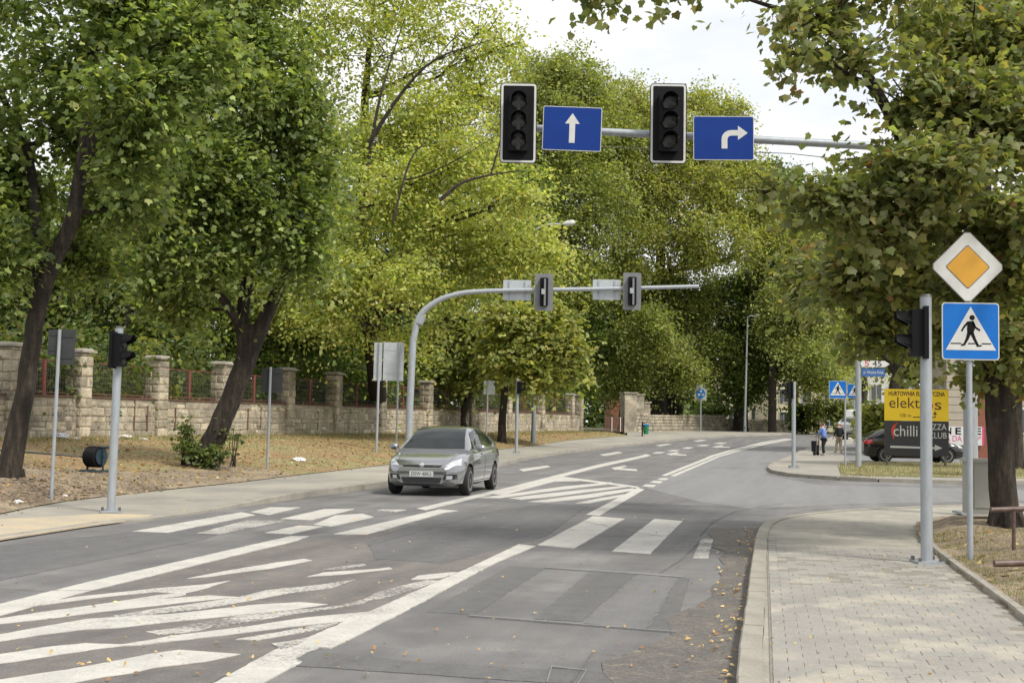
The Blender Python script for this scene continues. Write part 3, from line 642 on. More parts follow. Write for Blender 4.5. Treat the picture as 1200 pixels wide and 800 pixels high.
ARR_UP = [(-.045, -.23), (.045, -.23), (.045, .08), (.115, .08), (0, .25), (-.115, .08), (-.045, .08)]
def arrow_turn(s=1.):
    p = [(-.11, -.17)]; 
    p += [(-.11, -.02)] + [(-.11 + .15 * (1 - math.cos(R(a))), -.02 + .15 * math.sin(R(a))) for a in (15, 30, 45, 60, 75, 90)]
    p += [(.14, .13), (.14, .20), (.29, .085), (.14, -.03), (.14, .04)]
    p += [(.04 - .06 * math.sin(R(a)), -.02 + .06 * math.cos(R(a))) for a in (0, 30, 60, 90)]
    p += [(-.02, -.17)]
    return [((x - .03) * s, z * s) for x, z in p]
def signal_head(name, label, c, arrow, rz=0.):
    t = thing(name, label, 'traffic light', c, rz)
    m = MB(); m.plate(rrect(.66, 1.46, .07), -.012, .0); m.build('backplate', M['black'], t)
    outer = rrect(.63, 1.43, .055); inner = rrect(.555, 1.355, .03); n = len(outer); m = MB()
    m.add([(x, -.016, z) for x, z in outer] + [(x, -.016, z) for x, z in inner], [(i, (i + 1) % n, (i + 1) % n + n, i + n) for i in range(n)]); m.build('border', M['white'], t)
    m = MB(); m.plate(rrect(.36, 1.06, .05), -.16, -.0125); m.plate(rrect(.33, .012, .003), -.165, -.16); m.build('housing', M['black'], t)
    m = MB()
    for z in (-.42, .42): m.box((0, .06, z), (.1, .12, .06))
    m.box((0, .12, 0), (.06, .05, .9)); m.build('bracket', M['galv'], t)
    for k, z in enumerate((.35, 0, -.35)):
        m = MB(); m.lathe([(.135, -.17), (.13, -.185), (.09, -.2), (.0001, -.205)], 24, 'Y', (0, 0, z)); ln = m.build('lens', M['lens'], t, smooth=True)
        if arrow == 'up': sh = [(x * .75, zz * .75 + z) for x, zz in ARR_UP]
        else:
            sh = [(x * .7, zz * .7 + z) for x, zz in arrow_turn()]
            if k == 0 or k == 1: sh = [((zz - z) * -1 * -1, -x * -.0 + z + (-(x))) if False else (x, zz) for x, zz in sh]
        m = MB(); m.plate(sh, -.2085, -.206); m.build('arrow', M['lensarrow'], ln)
        m = MB(); n = 16; vs = []
        for yy, rr_, a0 in ((-.16, .155, -20), (-.40, .148, 28)):
            for i in range(n + 1):
                a = R(a0 + (180 - 2 * a0) * i / n); vs.append((math.cos(a) * rr_, yy, z + math.sin(a) * rr_)); 
        for yy, rr_, a0 in ((-.16, .148, -20), (-.40, .141, 28)):
            for i in range(n + 1):
                a = R(a0 + (180 - 2 * a0) * i / n); vs.append((math.cos(a) * rr_, yy, z + math.sin(a) * rr_))
        N = n + 1; fs = [(i, i + 1, N + i + 1, N + i) for i in range(n)] + [(2 * N + i, 3 * N + i, 3 * N + i + 1, 2 * N + i + 1) for i in range(n)] + [(N + i, N + i + 1, 3 * N + i + 1, 3 * N + i) for i in range(n)] + [(0, N, 3 * N, 2 * N), (n, N + n, 3 * N + n, 2 * N + n)]
        m.add(vs, fs); m.build('visor', M['black'], t, smooth=True)
    return t
def on_arm(x, y, dy=-.22):
    p = at(x, y, GY + dy); return p
signal_head('traffic_light', 'left black lane signal with white border and straight arrows hanging over the road', on_arm(607.5, 144.5), 'up', 0.0)
signal_head('traffic_light', 'right black lane signal with white border hanging beside the turn right sign', on_arm(783, 145), 'turn', 0.0)
def lane_sign(label, c, poly, w=1.0, h=.74, rz=0., tilt=0.):
    t = thing('lane_sign', label, 'road sign', c, rz, None); t.rotation_euler = (0, tilt, rz)
    m = MB(); m.plate(rrect(w, h, .03), -.004, .012); m.build('rim', M['white'], t)
    m = MB(); m.plate(rrect(w - .025, h - .025, .025), -.0065, -.0045); m.build('face', M['blue'], t)
    m = MB(); m.plate(poly, -.0095, -.007); m.build('arrow', M['white'], t)
    for sx in (-.25, .25): m = MB(); m.box((sx, .05, 0), (.04, .08, .5)); m.build('clamp', M['galv'], t)
lane_sign('blue sign with straight white arrow on the arm between the two signals', on_arm(670.5, 151, -.16), [(x * 1.15, z * 1.12) for x, z in ARR_UP], 1.06, .80, 0, R(1.3))
lane_sign('blue sign with white right turn arrow hanging on the arm', on_arm(848, 162, -.16), [(x * 1.18 + .02, z * 1.12 - .0) for x, z in [(a + .09, b) for a, b in arrow_turn()]], 1.09, .80, 0, R(-.5))

b1 = at(478, 543, 48.); b1.z = base(48) + .13
gan2 = thing('gantry_pole', 'far grey steel gantry curving out over the road behind the grey car', 'gantry', b1)
GY2 = 48.
pp = [at(478.5, 543, 48), at(480, 480, 48), at(484, 400, 48), at(491, 372, 48), at(507, 356, 48), at(530, 346, 48), at(570, 341, 48), at(700, 338.6, 48), at(819, 335.5, 48)]
pp[0].z = b1.z
sp = smooth_path(pp[2:], 5)
m = MB(); m.tube([pp[0], pp[1], pp[2]], [.14, .135, .13], 16); m.build('upright', M['galv'], gan2, smooth=True, world=True)
m = MB(); m.tube(sp, [.13 - .06 * i / (len(sp) - 1) for i in range(len(sp))], 14); m.build('arm', M['galv'], gan2, smooth=True, world=True)
m = MB(); q = at(493, 373, 48); m.tube([q + Vector((-.07, 0, -.2)), q + Vector((.07, 0, .1))], .155, 16); m.build('flange', M['galv'], gan2, world=True)
def back_signal(label, x, y):
    c = at(x, y, GY2 - .25); t = thing('traffic_light', label, 'traffic light', c)
    m = MB(); m.plate(rrect(.68, 1.40, .05), .1, .13); m.build('backplate', M['signback2'], t)
    m = MB(); m.plate(rrect(.30, 1.06, .04), -.06, .0995); m.build('housing', M['black'], t)
    m = MB(); m.box((.03, -.1, -.02), (.07, .08, 1.0)); m.build('bracket', M['signback2'], t)
    m = MB(); m.box((-.03, -.09, .0), (.14, .15, .2)); m.build('clamp', M['galv'], t)
M['signback2'] = mat('mid_grey_back', (.20, .205, .21), .5, .2, scale=6)
back_signal('back of the inner far lane signal nearer the bend of the far gantry arm', 637.5, 342)
back_signal('back of the far lane signal at the free end of the far gantry', 741, 341)
for x, label, w in ((606, 'pale back of a sign on the far gantry arm left of the inner signal', 33), (711, 'pale back of a sign on the far gantry arm beside the end signal', 33)):
    c = at(x, 340 if x < 700 else 339.5, GY2 + .15); t = thing('lane_sign', label, 'road sign', c)
    m = MB(); m.plate(rrect(w * 48 / 1500, 24 * 48 / 1500, .03), -.01, .01); m.build('plate', M['signbacklight'], t)
    for sx in (-.3, .3): m = MB(); m.box((sx, -.03, 0), (.05, .04, .7)); m.build('clamp', M['galv'], t)

# ------------------------------------------------------------------ small signals, signs on posts
def ped_signal(parent, z, side, rz, n=2, dia=.2):
    """heads beside the pole looking along +x (side=1) before rotation"""
    e = n * .27
    m = MB(); m.box((0, 0, z), (.17, .27, e)); m.box((-.07, 0, z), (.05, .34, e + .06)); 
    hd = link('signal_head', m.mesh('signal_head', M['black']), parent, None, (0, 0, rz))
    hd.location = (math.cos(rz) * .06 + side[0], math.sin(rz) * .06 + side[1], 0)
    for k in range(n):
        zz = z + e / 2 - .135 - k * .27
        m = MB(); vs = []; N = 13
        for yy, rr_, a0 in ((.08, .125, -25), (.25, .12, 15), (.25, .113, 15), (.08, .118, -25)):
            for i in range(N):
                a = R(a0 + (180 - 2 * a0) * i / (N - 1)); vs.append((yy, math.cos(a) * rr_, zz + math.sin(a) * rr_))
        fs = [(r_ * N + i, r_ * N + i + 1, ((r_ + 1) % 4) * N + i + 1, ((r_ + 1) % 4) * N + i) for r_ in range(4) for i in range(N - 1)]
        m.add(vs, fs); m.build('visor', M['black'], hd)
        m = MB(); m.lathe([(.1, .085), (.09, .1), (.0001, .11)], 16, 'X', (0, 0, zz)); m.build('lens', M['lens'], hd)
def lean(t, deg_x=0, deg_y=0): t.rotation_euler = (R(deg_x), R(deg_y), 0)
def pole_top(x, y, Y): return at(x, y, Y).z
bL = hit(130, 600); tL = thing('traffic_light', 'pedestrian signal with black hoods on a grey post on the left pavement', 'traffic light', bL); lean(tL, 0, 0.6)
hL_ = pole_top(140, 385, bL.y) - bL.z
m = MB(); m.tube([(0, 0, 0), (0, 0, hL_)], .068, 16); m.build('post', M['galv'], tL, smooth=True)
m = MB(); m.tube([(0, 0, hL_), (0, 0, hL_ + .04)], .06, 12); m.build('post_cap', M['galvbolt'], tL)
base_plate(tL, .17, rot=.3)
ped_signal(tL, hL_ - .36, (-.02, -.09), R(-8))
bN = hit(1086, 660); tN = thing('traffic_light', 'tall near pedestrian signal post with dark hoods facing left before the yellow board', 'traffic light', bN)
hN = pole_top(1087, 348, bN.y) - bN.z
m = MB(); m.tube([(0, 0, 0), (0, 0, hN)], .066, 20); m.build('post', M['galv'], tN, smooth=True)
m = MB(); m.lathe([(.07, hN), (.062, hN + .03), (.001, hN + .035)], 16); m.build('post_cap', M['galvbolt'], tN)
base_plate(tN, .15, rot=.05)
ped_signal(tN, pole_top(1068, 390, bN.y) - bN.z, (-.03, .0), R(172))
bI = hit(930, 548); tI = thing('traffic_light', 'far pedestrian signal on a slim post at the tip of the corner pavement', 'traffic light', bI)
hI = pole_top(930, 447, bI.y) - bI.z
m = MB(); m.tube([(0, 0, 0), (0, 0, hI)], .075, 12); m.build('post', M['galv'], tI, smooth=True); base_plate(tI, .16)
ped_signal(tI, pole_top(924, 457, bI.y) - bI.z, (-.1, 0), R(185), 2)
bQ = hit(605, 531); tQ = thing('traffic_light', 'small pedestrian signal on a thin post behind the grey car near the slim maple', 'traffic light', bQ)
hQ = pole_top(607.5, 444, bQ.y) - bQ.z
m = MB(); m.tube([(0, 0, 0), (0, 0, hQ)], .075, 12); m.build('post', M['galv'], tQ, smooth=True); base_plate(tQ, .16)
ped_signal(tQ, pole_top(608, 454, bQ.y) - bQ.z, (.05, -.05), R(-10), 2)

PED = [disc(.042, 14, .022, .235), [(-.045, .175), (.045, .185), (.065, .06), (.04, -.01), (-.055, -.01), (-.06, .06)],
       [(-.045, .175), (-.02, .10), (-.105, .075), (-.15, -.0), (-.125, -.015), (-.08, .045), (-.03, .06), (-.02, .12)] if False else [(-.05, .175), (-.03, .14), (-.09, .08), (-.135, .01), (-.155, .025), (-.115, .10)],
       [(.045, .18), (.085, .09), (.15, .045), (.14, .02), (.065, .065), (.02, .14)],
       [(-.055, .0), (.01, .0), (-.03, -.10), (-.095, -.21), (-.155, -.215), (-.15, -.185), (-.115, -.18), (-.08, -.10)],
       [(-.02, .0), (.045, -.0), (.075, -.09), (.125, -.20), (.165, -.195), (.17, -.22), (.095, -.228), (.03, -.10)]]
def ped_face(t, s, y0=-.006):
    m = MB(); m.plate(rrect(s, s, s * .06), y0, y0 + .02); m.build('rim', M['white'], t)
    m = MB(); m.plate(rrect(s * .965, s * .965, s * .05), y0 - .002, y0 - .0003); f = m.build('face', M['cyan'], t)
    k = s; m = MB(); m.plate([(-.44 * k, -.33 * k), (.44 * k, -.33 * k), (0, .43 * k)], y0 - .004, y0 - .0022); m.build('triangle', M['white'], t)
    m = MB()
    for pl in PED: m.plate([(x * k * 1.12, z * k * 1.1 - .02 * k) for x, z in pl], y0 - .0062, y0 - .0042)
    m.plate([(-.36 * k, -.225 * k), (-.17 * k, -.225 * k), (-.17 * k, -.205 * k), (-.35 * k, -.205 * k)], y0 - .0062, y0 - .0042)
    m.plate([(.01 * k - .06 * k, -.225 * k), (.07 * k, -.225 * k), (.07 * k, -.205 * k), (-.05 * k, -.205 * k)], y0 - .0062, y0 - .0042)
    m.plate([(.19 * k, -.225 * k), (.36 * k, -.225 * k), (.35 * k, -.205 * k), (.19 * k, -.205 * k)], y0 - .0062, y0 - .0042)
    m.build('pedestrian_symbol', M['black'], t)
def face_group(parent, z, y=-.05, x=0, rz=0):
    e = bpy.data.objects.new('sign_plate', None); COL.objects.link(e); e.parent = parent; e.location = (x, y, z); e.rotation_euler = (0, 0, rz); e.empty_display_size = .1; return e
bS = hit(1137, 655); tS = thing('road_sign', 'near blue pedestrian crossing sign under a yellow priority diamond on one post', 'road sign', bS)
zs = lambda y: pole_top(1137, y, bS.y) - bS.z
m = MB(); m.tube([(0, 0, -.05), (0, 0, zs(280))], .034, 14); m.build('post', M['galv'], tS, smooth=True)
pf = face_group(tS, zs(388.5)); ped_face(pf, .655)
dfm = face_group(tS, zs(313.5), -.05, -.03)
s = .865 / 2
def dia(r, c=.03):
    o = []
    for k in range(4):
        a = math.pi / 2 * k; ux, uz = math.cos(a), math.sin(a); vx, vz = -uz, ux
        for q in (-1, 1): o.append((ux * (r - c) + vx * c * q, uz * (r - c) + vz * c * q))
    return o
m = MB(); m.plate(dia(s), -.006, .014); m.build('edge', M['galvbolt'], dfm)
m = MB(); m.plate(dia(s - .012), -.008, -.0063); m.build('white_field', M['white'], dfm)
m = MB(); m.plate(dia(s * .60, .012), -.010, -.0083); m.build('border', M['galvbolt'], dfm)
m = MB(); m.plate(dia(s * .60 - .015, .01), -.012, -.0103); m.build('yellow_field', M['yellow'], dfm)
m = MB(); m.box((0, .02, 0), (.5, .02, .04)); m.build('clamp', M['galv'], dfm)
# far crossing signs on the corner
for x, yb, yc, wpx, lab in ((990.5, 545, 456.5, 20.5, 'far blue pedestrian crossing sign on a thin post beside the two walkers'), (1001, 530, 458, 12, 'blue pedestrian crossing sign half hidden behind the street name pole')):
    b = hit(x, yb) if x < 995 else at(x, 520, 80)
    if x > 995: b.z = base(80) + .1
    t = thing('road_sign', lab, 'road sign', b); zc = at(x, yc, b.y).z - b.z
    m = MB(); m.tube([(0, 0, -.02), (0, 0, zc + .2)], .035, 8); m.build('post', M['galv'], t); e = face_group(t, zc, -.06, -.30 if x < 995 else 0); ped_face(e, wpx * m_per_px(b.y) * (1 if x < 995 else 1.35))
# street name pole
bP = hit(1006, 547); tP = thing('street_name_sign', 'thick grey pole with a white direction arrow and blue street name plate', 'street sign', bP)
zt = at(1006.5, 424, bP.y).z - bP.z
m = MB(); m.tube([(0, 0, 0), (0, 0, zt)], .11, 14); m.build('pole', M['galv'], tP, smooth=True)
k = m_per_px(bP.y); M['namered'] = mat('sign_red', (.5, .03, .04), .5); M['nameblue'] = mat('name_plate_blue', (.03, .11, .32), .45)
zz = at(1026, 426.5, bP.y).z - bP.z; m = MB(); L = 33 * k; h = 7.5 * k
m.plate([(.1, -h / 2), (L - .1, -h / 2), (L + .08, 0), (L - .1, h / 2), (.1, h / 2), (0.04, 0)], -.13, -.11); m.build('direction_plate', M['white'], tP)
for txt, xx, mm, w in (('5', .28, 'namered', .16), ('45', L - .38, 'black', .34)):
    o = link('lettering', text_mesh(txt, .3, M[mm], .002, w), tP, (xx, -.1335, zz)); 
for ch in tP.children:
    if ch.name.startswith('direction_plate'): ch.location.z = zz
zz2 = at(1026, 436.5, bP.y).z - bP.z
m = MB(); m.plate([(.1, -.15), (.95, -.15), (.95, .15), (.1, .15)], -.13, -.11); o = m.build('name_plate', M['nameblue'], tP); o.location.z = zz2
link('lettering', text_mesh('ul. Wojska Polsk.', .15, M['white'], .002, .76), tP, (.53, -.1335, zz2))
# sign backs on the left
def back_sign(label, xb, yb, xt, yt, plates, rad=.03, leany=.6, b=None, material='signback', mode='post'):
    b = b or hit(xb, yb); t = thing('road_sign', label, 'road sign', b); lean(t, 0, leany); h = at(xt, yt, b.y).z - b.z
    m = MB(); m.tube([(0, 0, -.05), (0, 0, h)], rad, 12); m.build('post', M['galv'], t, smooth=True)
    for (x0, y0, x1, y1) in plates:
        k = m_per_px(b.y); w, hh = (x1 - x0) * k, (y1 - y0) * k; cx = at((x0 + x1) / 2, (y0 + y1) / 2, b.y)
        m = MB(); m.plate(rrect(w, hh, .02), .034, .046); m.box((0, .033, hh * .3), (w * .8, .02, .03)); m.box((0, .033, -hh * .3), (w * .8, .02, .03)); o = m.build('sign_plate', M[material], t)
        o.location = (cx.x - b.x - (cx.z - b.z) * math.tan(R(leany)), 0, cx.z - b.z)
    return t
back_sign('dark back of a road sign on the leftmost post beside the dirt heap', 60, 585, 69, 386, [(55.5, 386, 69, 416), (70, 385.5, 87, 427)], .032, .75)
back_sign('dark green grey back of a sign on a brown post right of the leaning trunk', 313, 549, 317, 430, [(306, 431, 331, 460)], .035, .5)
back_sign('pale back of a tall panel sign on the left post by the far gantry', 441, 527, 443, 401, [(438, 401, 447.5, 446)], .045, .5, b=hit(441, 530), material='signbacklight')
back_sign('pale back of a square panel on the second post by the far gantry', 464, 524, 466, 401, [(449, 401, 473, 446)], .035, .5, b=hit(464, 530), material='signbacklight')
back_sign('small pale sign back on a thin post between the two slim maples', 570, 512, 572, 446, [(567, 446, 580, 462)], .04, .3, b=hit(570, 517), material='signbacklight')
bB = hit(821, 505); tB = thing('road_sign', 'round blue mandatory sign on grey backing before the far wall', 'road sign', bB); k = m_per_px(bB.y)
zc = at(821, 461, bB.y).z - bB.z
m = MB(); m.tube([(0, 0, 0), (0, 0, zc + .5)], .06, 8); m.build('post', M['galv'], tB)
m = MB(); m.box((0, .1, .45 + zc), (10 * k, .03, 9 * k)); m.box((0, .12, zc - .1), (14 * k, .03, 13 * k)); m.build('backing_plate', M['signbacklight'], tB)
m = MB(); m.plate(disc(5.3 * k, 20), -.1, -.07); o = m.build('blue_disc', M['cyan'], tB); o.location.z = zc
m = MB()
for a in (90, 210, 330):
    ca, sa = math.cos(R(a)), math.sin(R(a)); r_ = 2.6 * k
    m.plate([(ca * r_ + (x * ca - z * sa) * k * 1.0, sa * r_ + (x * sa + z * ca) * k * 1.0) for x, z in ((1, -1.6), (1, 1.6), (-1.2, 0))], -.106, -.102)
o = m.build('symbol', M['white'], tB); o.location.z = zc
# street lamps
def street_lamp(label, b, ptop, arm, rad, headlen):
    t = thing('street_lamp', label, 'street lamp', b); k = m_per_px(b.y)
    m = MB(); m.tube([(0, 0, 0), (0, 0, 1.2), (ptop[0] - b.x, 0, ptop[2] - b.z)], [rad * 1.3, rad, rad * .6], 10); m.build('pole', M['galv'], t, smooth=True)
    q = Vector((ptop[0] - b.x, 0, ptop[2] - b.z)); e = q + Vector(arm)
    m = MB(); m.tube([q, q.lerp(e, .5) + Vector((0, 0, .12)), e], rad * .5, 8); m.build('arm', M['galv'], t)
    m = MB(); d = Vector(arm).normalized(); m.tube([e, e + d * headlen * .3, e + d * headlen * .8, e + d * headlen], [.07, .17, .15, .03], 10); h = m.build('lamp_head', M['white'], t, smooth=True)
    return t
bE = hit(625, 519); bE.z = max(bE.z, .2); p_ = at(628.5, 268, bE.y); kk = m_per_px(bE.y)
street_lamp('tall street lamp rising through the yellow green tree with a pale curved head', bE, p_, (32 * kk, 0, 6 * kk), .13, 15 * kk)
bF = hit(873, 506); p_ = at(876, 372, bF.y); street_lamp('slim tall street lamp pole before the dark trees at the bend', bF, p_, (.5, 0, .1), .10, .5)
pz = at(1003, 345, 85); bZ = Vector((pz.x + .2, 85, base(85) + .1))
street_lamp('distant street lamp whose pole shows behind the hanging maple leaves', bZ, pz, (-1.5, 0, .2), .11, .9)

# ------------------------------------------------------------------ cabinet, railing, litter bin, reel
bC = hit(1150, 607); cbx = thing('utility_cabinet', 'plain pale grey utility cabinet standing beside the near maple trunk', 'cabinet', bC)
kk = m_per_px(bC.y); ww = 24 * kk; zz = at(1150, 541, bC.y).z - bC.z
m = MB(); m.box((.02, .12, zz / 2 + .03), (ww + .08, .34, zz - .06)); m.build('body', M['cabinet'], cbx)
m = MB(); m.box((.02, .12, zz + .02), (ww + .14, .40, .05), taper=.94); m.build('lid', M['cabinet'], cbx)
m = MB(); m.box((.02, -.058, zz / 2 + .05), (ww - .02, .012, zz - .2)); dd = m.build('door', M['cabinet'], cbx)
m = MB(); m.box((ww * .35, -.068, zz * .55), (.02, .02, .1)); m.build('handle', M['galvbolt'], dd)
M['railbrown'] = mat('brown_rail_paint', (.085, .045, .035), .5, c2=(.14, .10, .08), scale=9, bump=.002)
def rail(label, x0, y0, x1, Yd, rad):
    a = at(x0, y0, Yd); b = at(x1, y0 - 4 if y0 > 640 else y0 - 5, Yd + .1); t = thing('barrier_rail', label, 'railing', a)
    m = MB(); m.tube([(0, 0, 0), b - a], rad, 14); m.build('pipe', M['railbrown'], t, smooth=True)
    zg = drop(a.x + 1.2, Yd) ; 
    for xx in ((.95,) if y0 > 640 else (.28,)):
        m = MB(); q = (b - a) * (xx / (b - a).length); m.tube([q, (q.x, q.y, min(drop(a.x + q.x, Yd), a.z - .05) - a.z - .05)], rad * .7, 10); m.build('leg', M['railbrown'], t)
rail('upper brown pipe rail running off right from the near maple trunk', 1161, 597, 1330, 15.4, .032)
rail('lower brown pipe rail low over the turf at the right edge', 1165, 660, 1330, 13.2, .036)
bb = hit(757, 511); tb = thing('litter_bin', 'small green litter bin on a dark post by the park gate', 'bin', bb); k = m_per_px(bb.y)
M['bin'] = mat('green_bin_plastic', (.01, .20, .09), .5, scale=6)
m = MB(); m.lathe([(2.8 * k, 2.5 * k), (3.6 * k, 13 * k), (3.3 * k, 13.3 * k), (2.6 * k, 4 * k)], 16); m.build('basket', M['bin'], tb, smooth=True)
m = MB(); m.lathe([(3.8 * k, 12.6 * k), (3.8 * k, 13.6 * k), (3.4 * k, 14 * k)], 16); m.build('rim', M['cyan'], tb)
m = MB(); m.box((-4.4 * k, 0, 8 * k), (.09, .09, 17 * k)); m.box((-2.8 * k, 0, 15.5 * k), (3.6 * k, .06, .06)); m.build('post', M['black'], tb)
bR = hit(113, 556); bR = hit(112, 553); tR = thing('cable_reel', 'black cable wound on a blue grey metal reel lying by the left signal post', 'cable reel', bR, R(-25))
M['reelblue'] = mat('reel_frame_paint', (.015, .04, .055), .5, scale=6); k = m_per_px(bR.y); rr_ = 12.5 * k
prof = []
for i in range(9): prof += [(rr_ * .94, -.19 + i * .035), (rr_ * 1.0, -.19 + i * .035 + .0175)]
m = MB(); m.lathe([(rr_ * .5, -.19)] + prof + [(rr_ * .9, .125), (rr_ * .4, .125)], 24, 'X', (0, 0, rr_ + .1)); m.build('cable_coil', M['black'], tR, smooth=True)
m = MB(); m.lathe([(rr_ * .75, .14), (rr_ * .75, .165)], 24, 'X', (0, 0, rr_ + .1)); m.build('flange', M['reelblue'], tR)
m = MB()
for xx in (-.24, .2):
    m.tube([(xx, -rr_ * .9, .03), (xx, rr_ * .9, .03)], .022, 8); m.tube([(xx, 0, .03), (xx, 0, rr_ * 2.3)], .022, 8)
m.tube([(-.24, 0, rr_ * 2.3), (.34, 0, rr_ * 2.34)], .024, 8); m.tube([(-.28, 0, rr_ + .1), (.24, 0, rr_ + .1)], .02, 8); m.tube([(-.26, -rr_ * .9, .03), (.22, -rr_ * .9, .03)], .022, 8); m.build('frame', M['reelblue'], tR)
a = at(101, 535, bR.y); b = at(18, 528.5, bR.y - .3); c_ = at(-60, 523, bR.y - .8)
m = MB(); m.tube([a, b, c_], .022, 8); o = m.build('metal_pipe', M['galvbolt']); tag(o, 'thin dark pipe held level between the cable reel and the left trunk', 'pipe')
# plastic bag, rubble by the wall
def rag(x, y, r, label, cat, name, c=(.8, .8, .8)):
    p = hit(x, y); mm = mat(name + '_surface', c, .7, scale=9); m = MB(); m.blob((0, 0, r * .22), (r, r * .7, r * .34), 12, 8, jit=.30); o = m.build(name, mm); o.location = p; tag(o, label, cat)
rag(350, 540, .20, 'white crumpled plastic bag on the leafy verge behind the sign post', 'plastic bag', 'plastic_bag')
rag(71, 513.5, .28, 'pale crumpled sheet lying at the wall foot behind the leftmost sign', 'plastic sheet', 'plastic_sheet', (.55, .55, .58))
rag(90, 515, .14, 'small light lump of rubble at the wall foot', 'rubble', 'rubble_lump', (.6, .55, .46))
rag(146, 514, .24, 'whitish rubble heap at the wall foot right of the signal post', 'rubble', 'rubble_lump', (.6, .56, .48))
rag(168, 516, .16, 'flat pale stone lying near the third wall pillar', 'stone', 'loose_stone', (.5, .47, .4))
rag(20, 589, .09, 'crumpled white paper at the edge of the dirt heap', 'paper', 'paper_scrap', (.7, .7, .7))
rag(75, 582, .07, 'small white paper scrap at the foot of the leftmost sign post', 'paper', 'paper_scrap', (.7, .68, .66))
rag(400, 510, .0001, 'x', 'x', 'x') if False else None

# ------------------------------------------------------------------ billboard
bbp = hit(1074, 545); BY = bbp.y; k = m_per_px(BY); bt = thing('billboard', 'yellow and black advertising board standing on the grassy island', 'billboard', bbp)
M['adyellow'] = mat('board_yellow', (.92, .64, .014), .5, c2=(.88, .60, .014), scale=1.5); M['adblack'] = mat('board_charcoal', (.028, .028, .03), .45, scale=2); M['adbrown'] = mat('board_brown', (.10, .04, .01), .5); M['adred'] = mat('board_red', (.62, .05, .02), .5)
def bz(y): return at(1074, y, BY).z - bbp.z
def bx(x): return at(x, 500, BY).x - bbp.x
x0, x1, zt_, zm, zbm = bx(1036.5), bx(1111.5), bz(456), bz(493), bz(534)
m = MB(); m.plate([(x0, zm), (x1, zm), (x1, zt_), (x0, zt_)], -.03, .03); yb_ = m.build('yellow_panel', M['adyellow'], bt)
m = MB(); m.plate([(x0, zbm), (x1, zbm), (x1, zm - .004), (x0, zm - .004)], -.032, .03); kb_ = m.build('black_panel', M['adblack'], bt)
for xx in (x0 + .12, x1 - .12):
    m = MB(); m.box((xx, .06, zt_ / 2), (.08, .05, zt_)); m.build('leg', M['galvbolt'], bt)
def bt_text(t_, cx, cy, h_, w_, mt, par, yy=-.034, bold=0.):
    link('lettering', text_mesh(t_, h_ * k * 1.4, M[mt], .0015, w_ * k, bold), par, (bx(cx), yy, bz(cy)))
bt_text('HURTOWNIA ELEKTRYCZNA', 1074, 461.5, 5, 66, 'adbrown', yb_, bold=.006)
bt_text('elektr', 1063, 472.5, 13, 43, 'adbrown', yb_); bt_text('o', 1089.5, 474, 13, 8, 'adred', yb_, bold=.01); bt_text('s', 1099, 474, 13, 8, 'adbrown', yb_)
bt_text('100 m', 1060.5, 487, 4.2, 13, 'adbrown', yb_)
m = MB(); m.plate([(bx(1069.5), bz(488.4)), (bx(1095), bz(488.4)), (bx(1095), bz(484.5)), (bx(1093), bz(484.5)), (bx(1095), bz(481)) , (bx(1097.2), bz(484.5)), (bx(1096), bz(484.5)), (bx(1096), bz(487.2)) , (bx(1096), bz(489.4)), (bx(1069.5), bz(489.4))] if False else [(bx(1069.5), bz(489.2)), (bx(1096), bz(489.2)), (bx(1096), bz(488)), (bx(1069.5), bz(488))], -.036, -.0305)
m.plate([(bx(1095), bz(487.9)), (bx(1096), bz(487.9)), (bx(1096), bz(485)), (bx(1098), bz(485)), (bx(1095.5), bz(481.5)), (bx(1093), bz(485)), (bx(1095), bz(485))], -.036, -.0305); m.build('arrow', M['adbrown'], yb_)
bt_text('chilli', 1061, 505.5, 13, 28, 'white', kb_, -.036); bt_text('PIZZA', 1097, 500, 7, 23, 'white', kb_, -.036); bt_text('CLUB', 1098.5, 510, 7.2, 21, 'white', kb_, -.036)
m = MB(); m.plate([(bx(x), bz(y)) for x, y in ((1049, 496.5), (1046.6, 498), (1044.4, 502), (1044.2, 507), (1046, 512.5), (1047.6, 515), (1047.2, 509), (1047.8, 504), (1049, 500))], -.037, -.0325)
m.plate([(bx(x), bz(y)) for x, y in ((1048.6, 497), (1051.5, 495.2), (1052, 496), (1049.2, 498.4))], -.037, -.0325); m.build('pepper', M['adred'], kb_)
m = MB(); m.plate([(bx(x), bz(y)) for x, y in ((1043, 522.4), (1095, 523.4), (1095, 520.4), (1104, 524.4), (1095, 527.6), (1095, 525.4), (1043, 524.8))], -.037, -.0325); m.build('arrow', M['white'], kb_)

# ------------------------------------------------------------------ low building, banner, parasol, pale far houses
M['siding'] = mat('beige_siding', (.42, .37, .29), .85, c2=(.36, .32, .25), scale=3); M['cream'] = mat('cream_render', (.62, .55, .38), .9, c2=(.55, .49, .34), scale=.8); M['brickred'] = mat('red_brick', (.27, .10, .06), .9, c2=(.20, .08, .05), scale=8); M['rooft'] = mat('roof_tile', (.26, .10, .06), .85, scale=5); M['pink'] = mat('banner_pink', (.62, .06, .18), .6)
HY = 62.
def wX(x, Y): return at(x, 500, Y).x
hb = thing('shop_building', 'low beige building with brick door surround and white banner behind the parked black car', 'building', (wX(1140, HY), HY + 3, .1))
zt_ = 6.2; X0, X1 = wX(1113, HY), wX(1420, HY)
m = MB(); m.box(((X0 + X1) / 2, HY + 1.7, zt_ / 2), (X1 - X0, 2.4, zt_)); m.build('wall', M['mortar'], hb, world=True)
z = .15
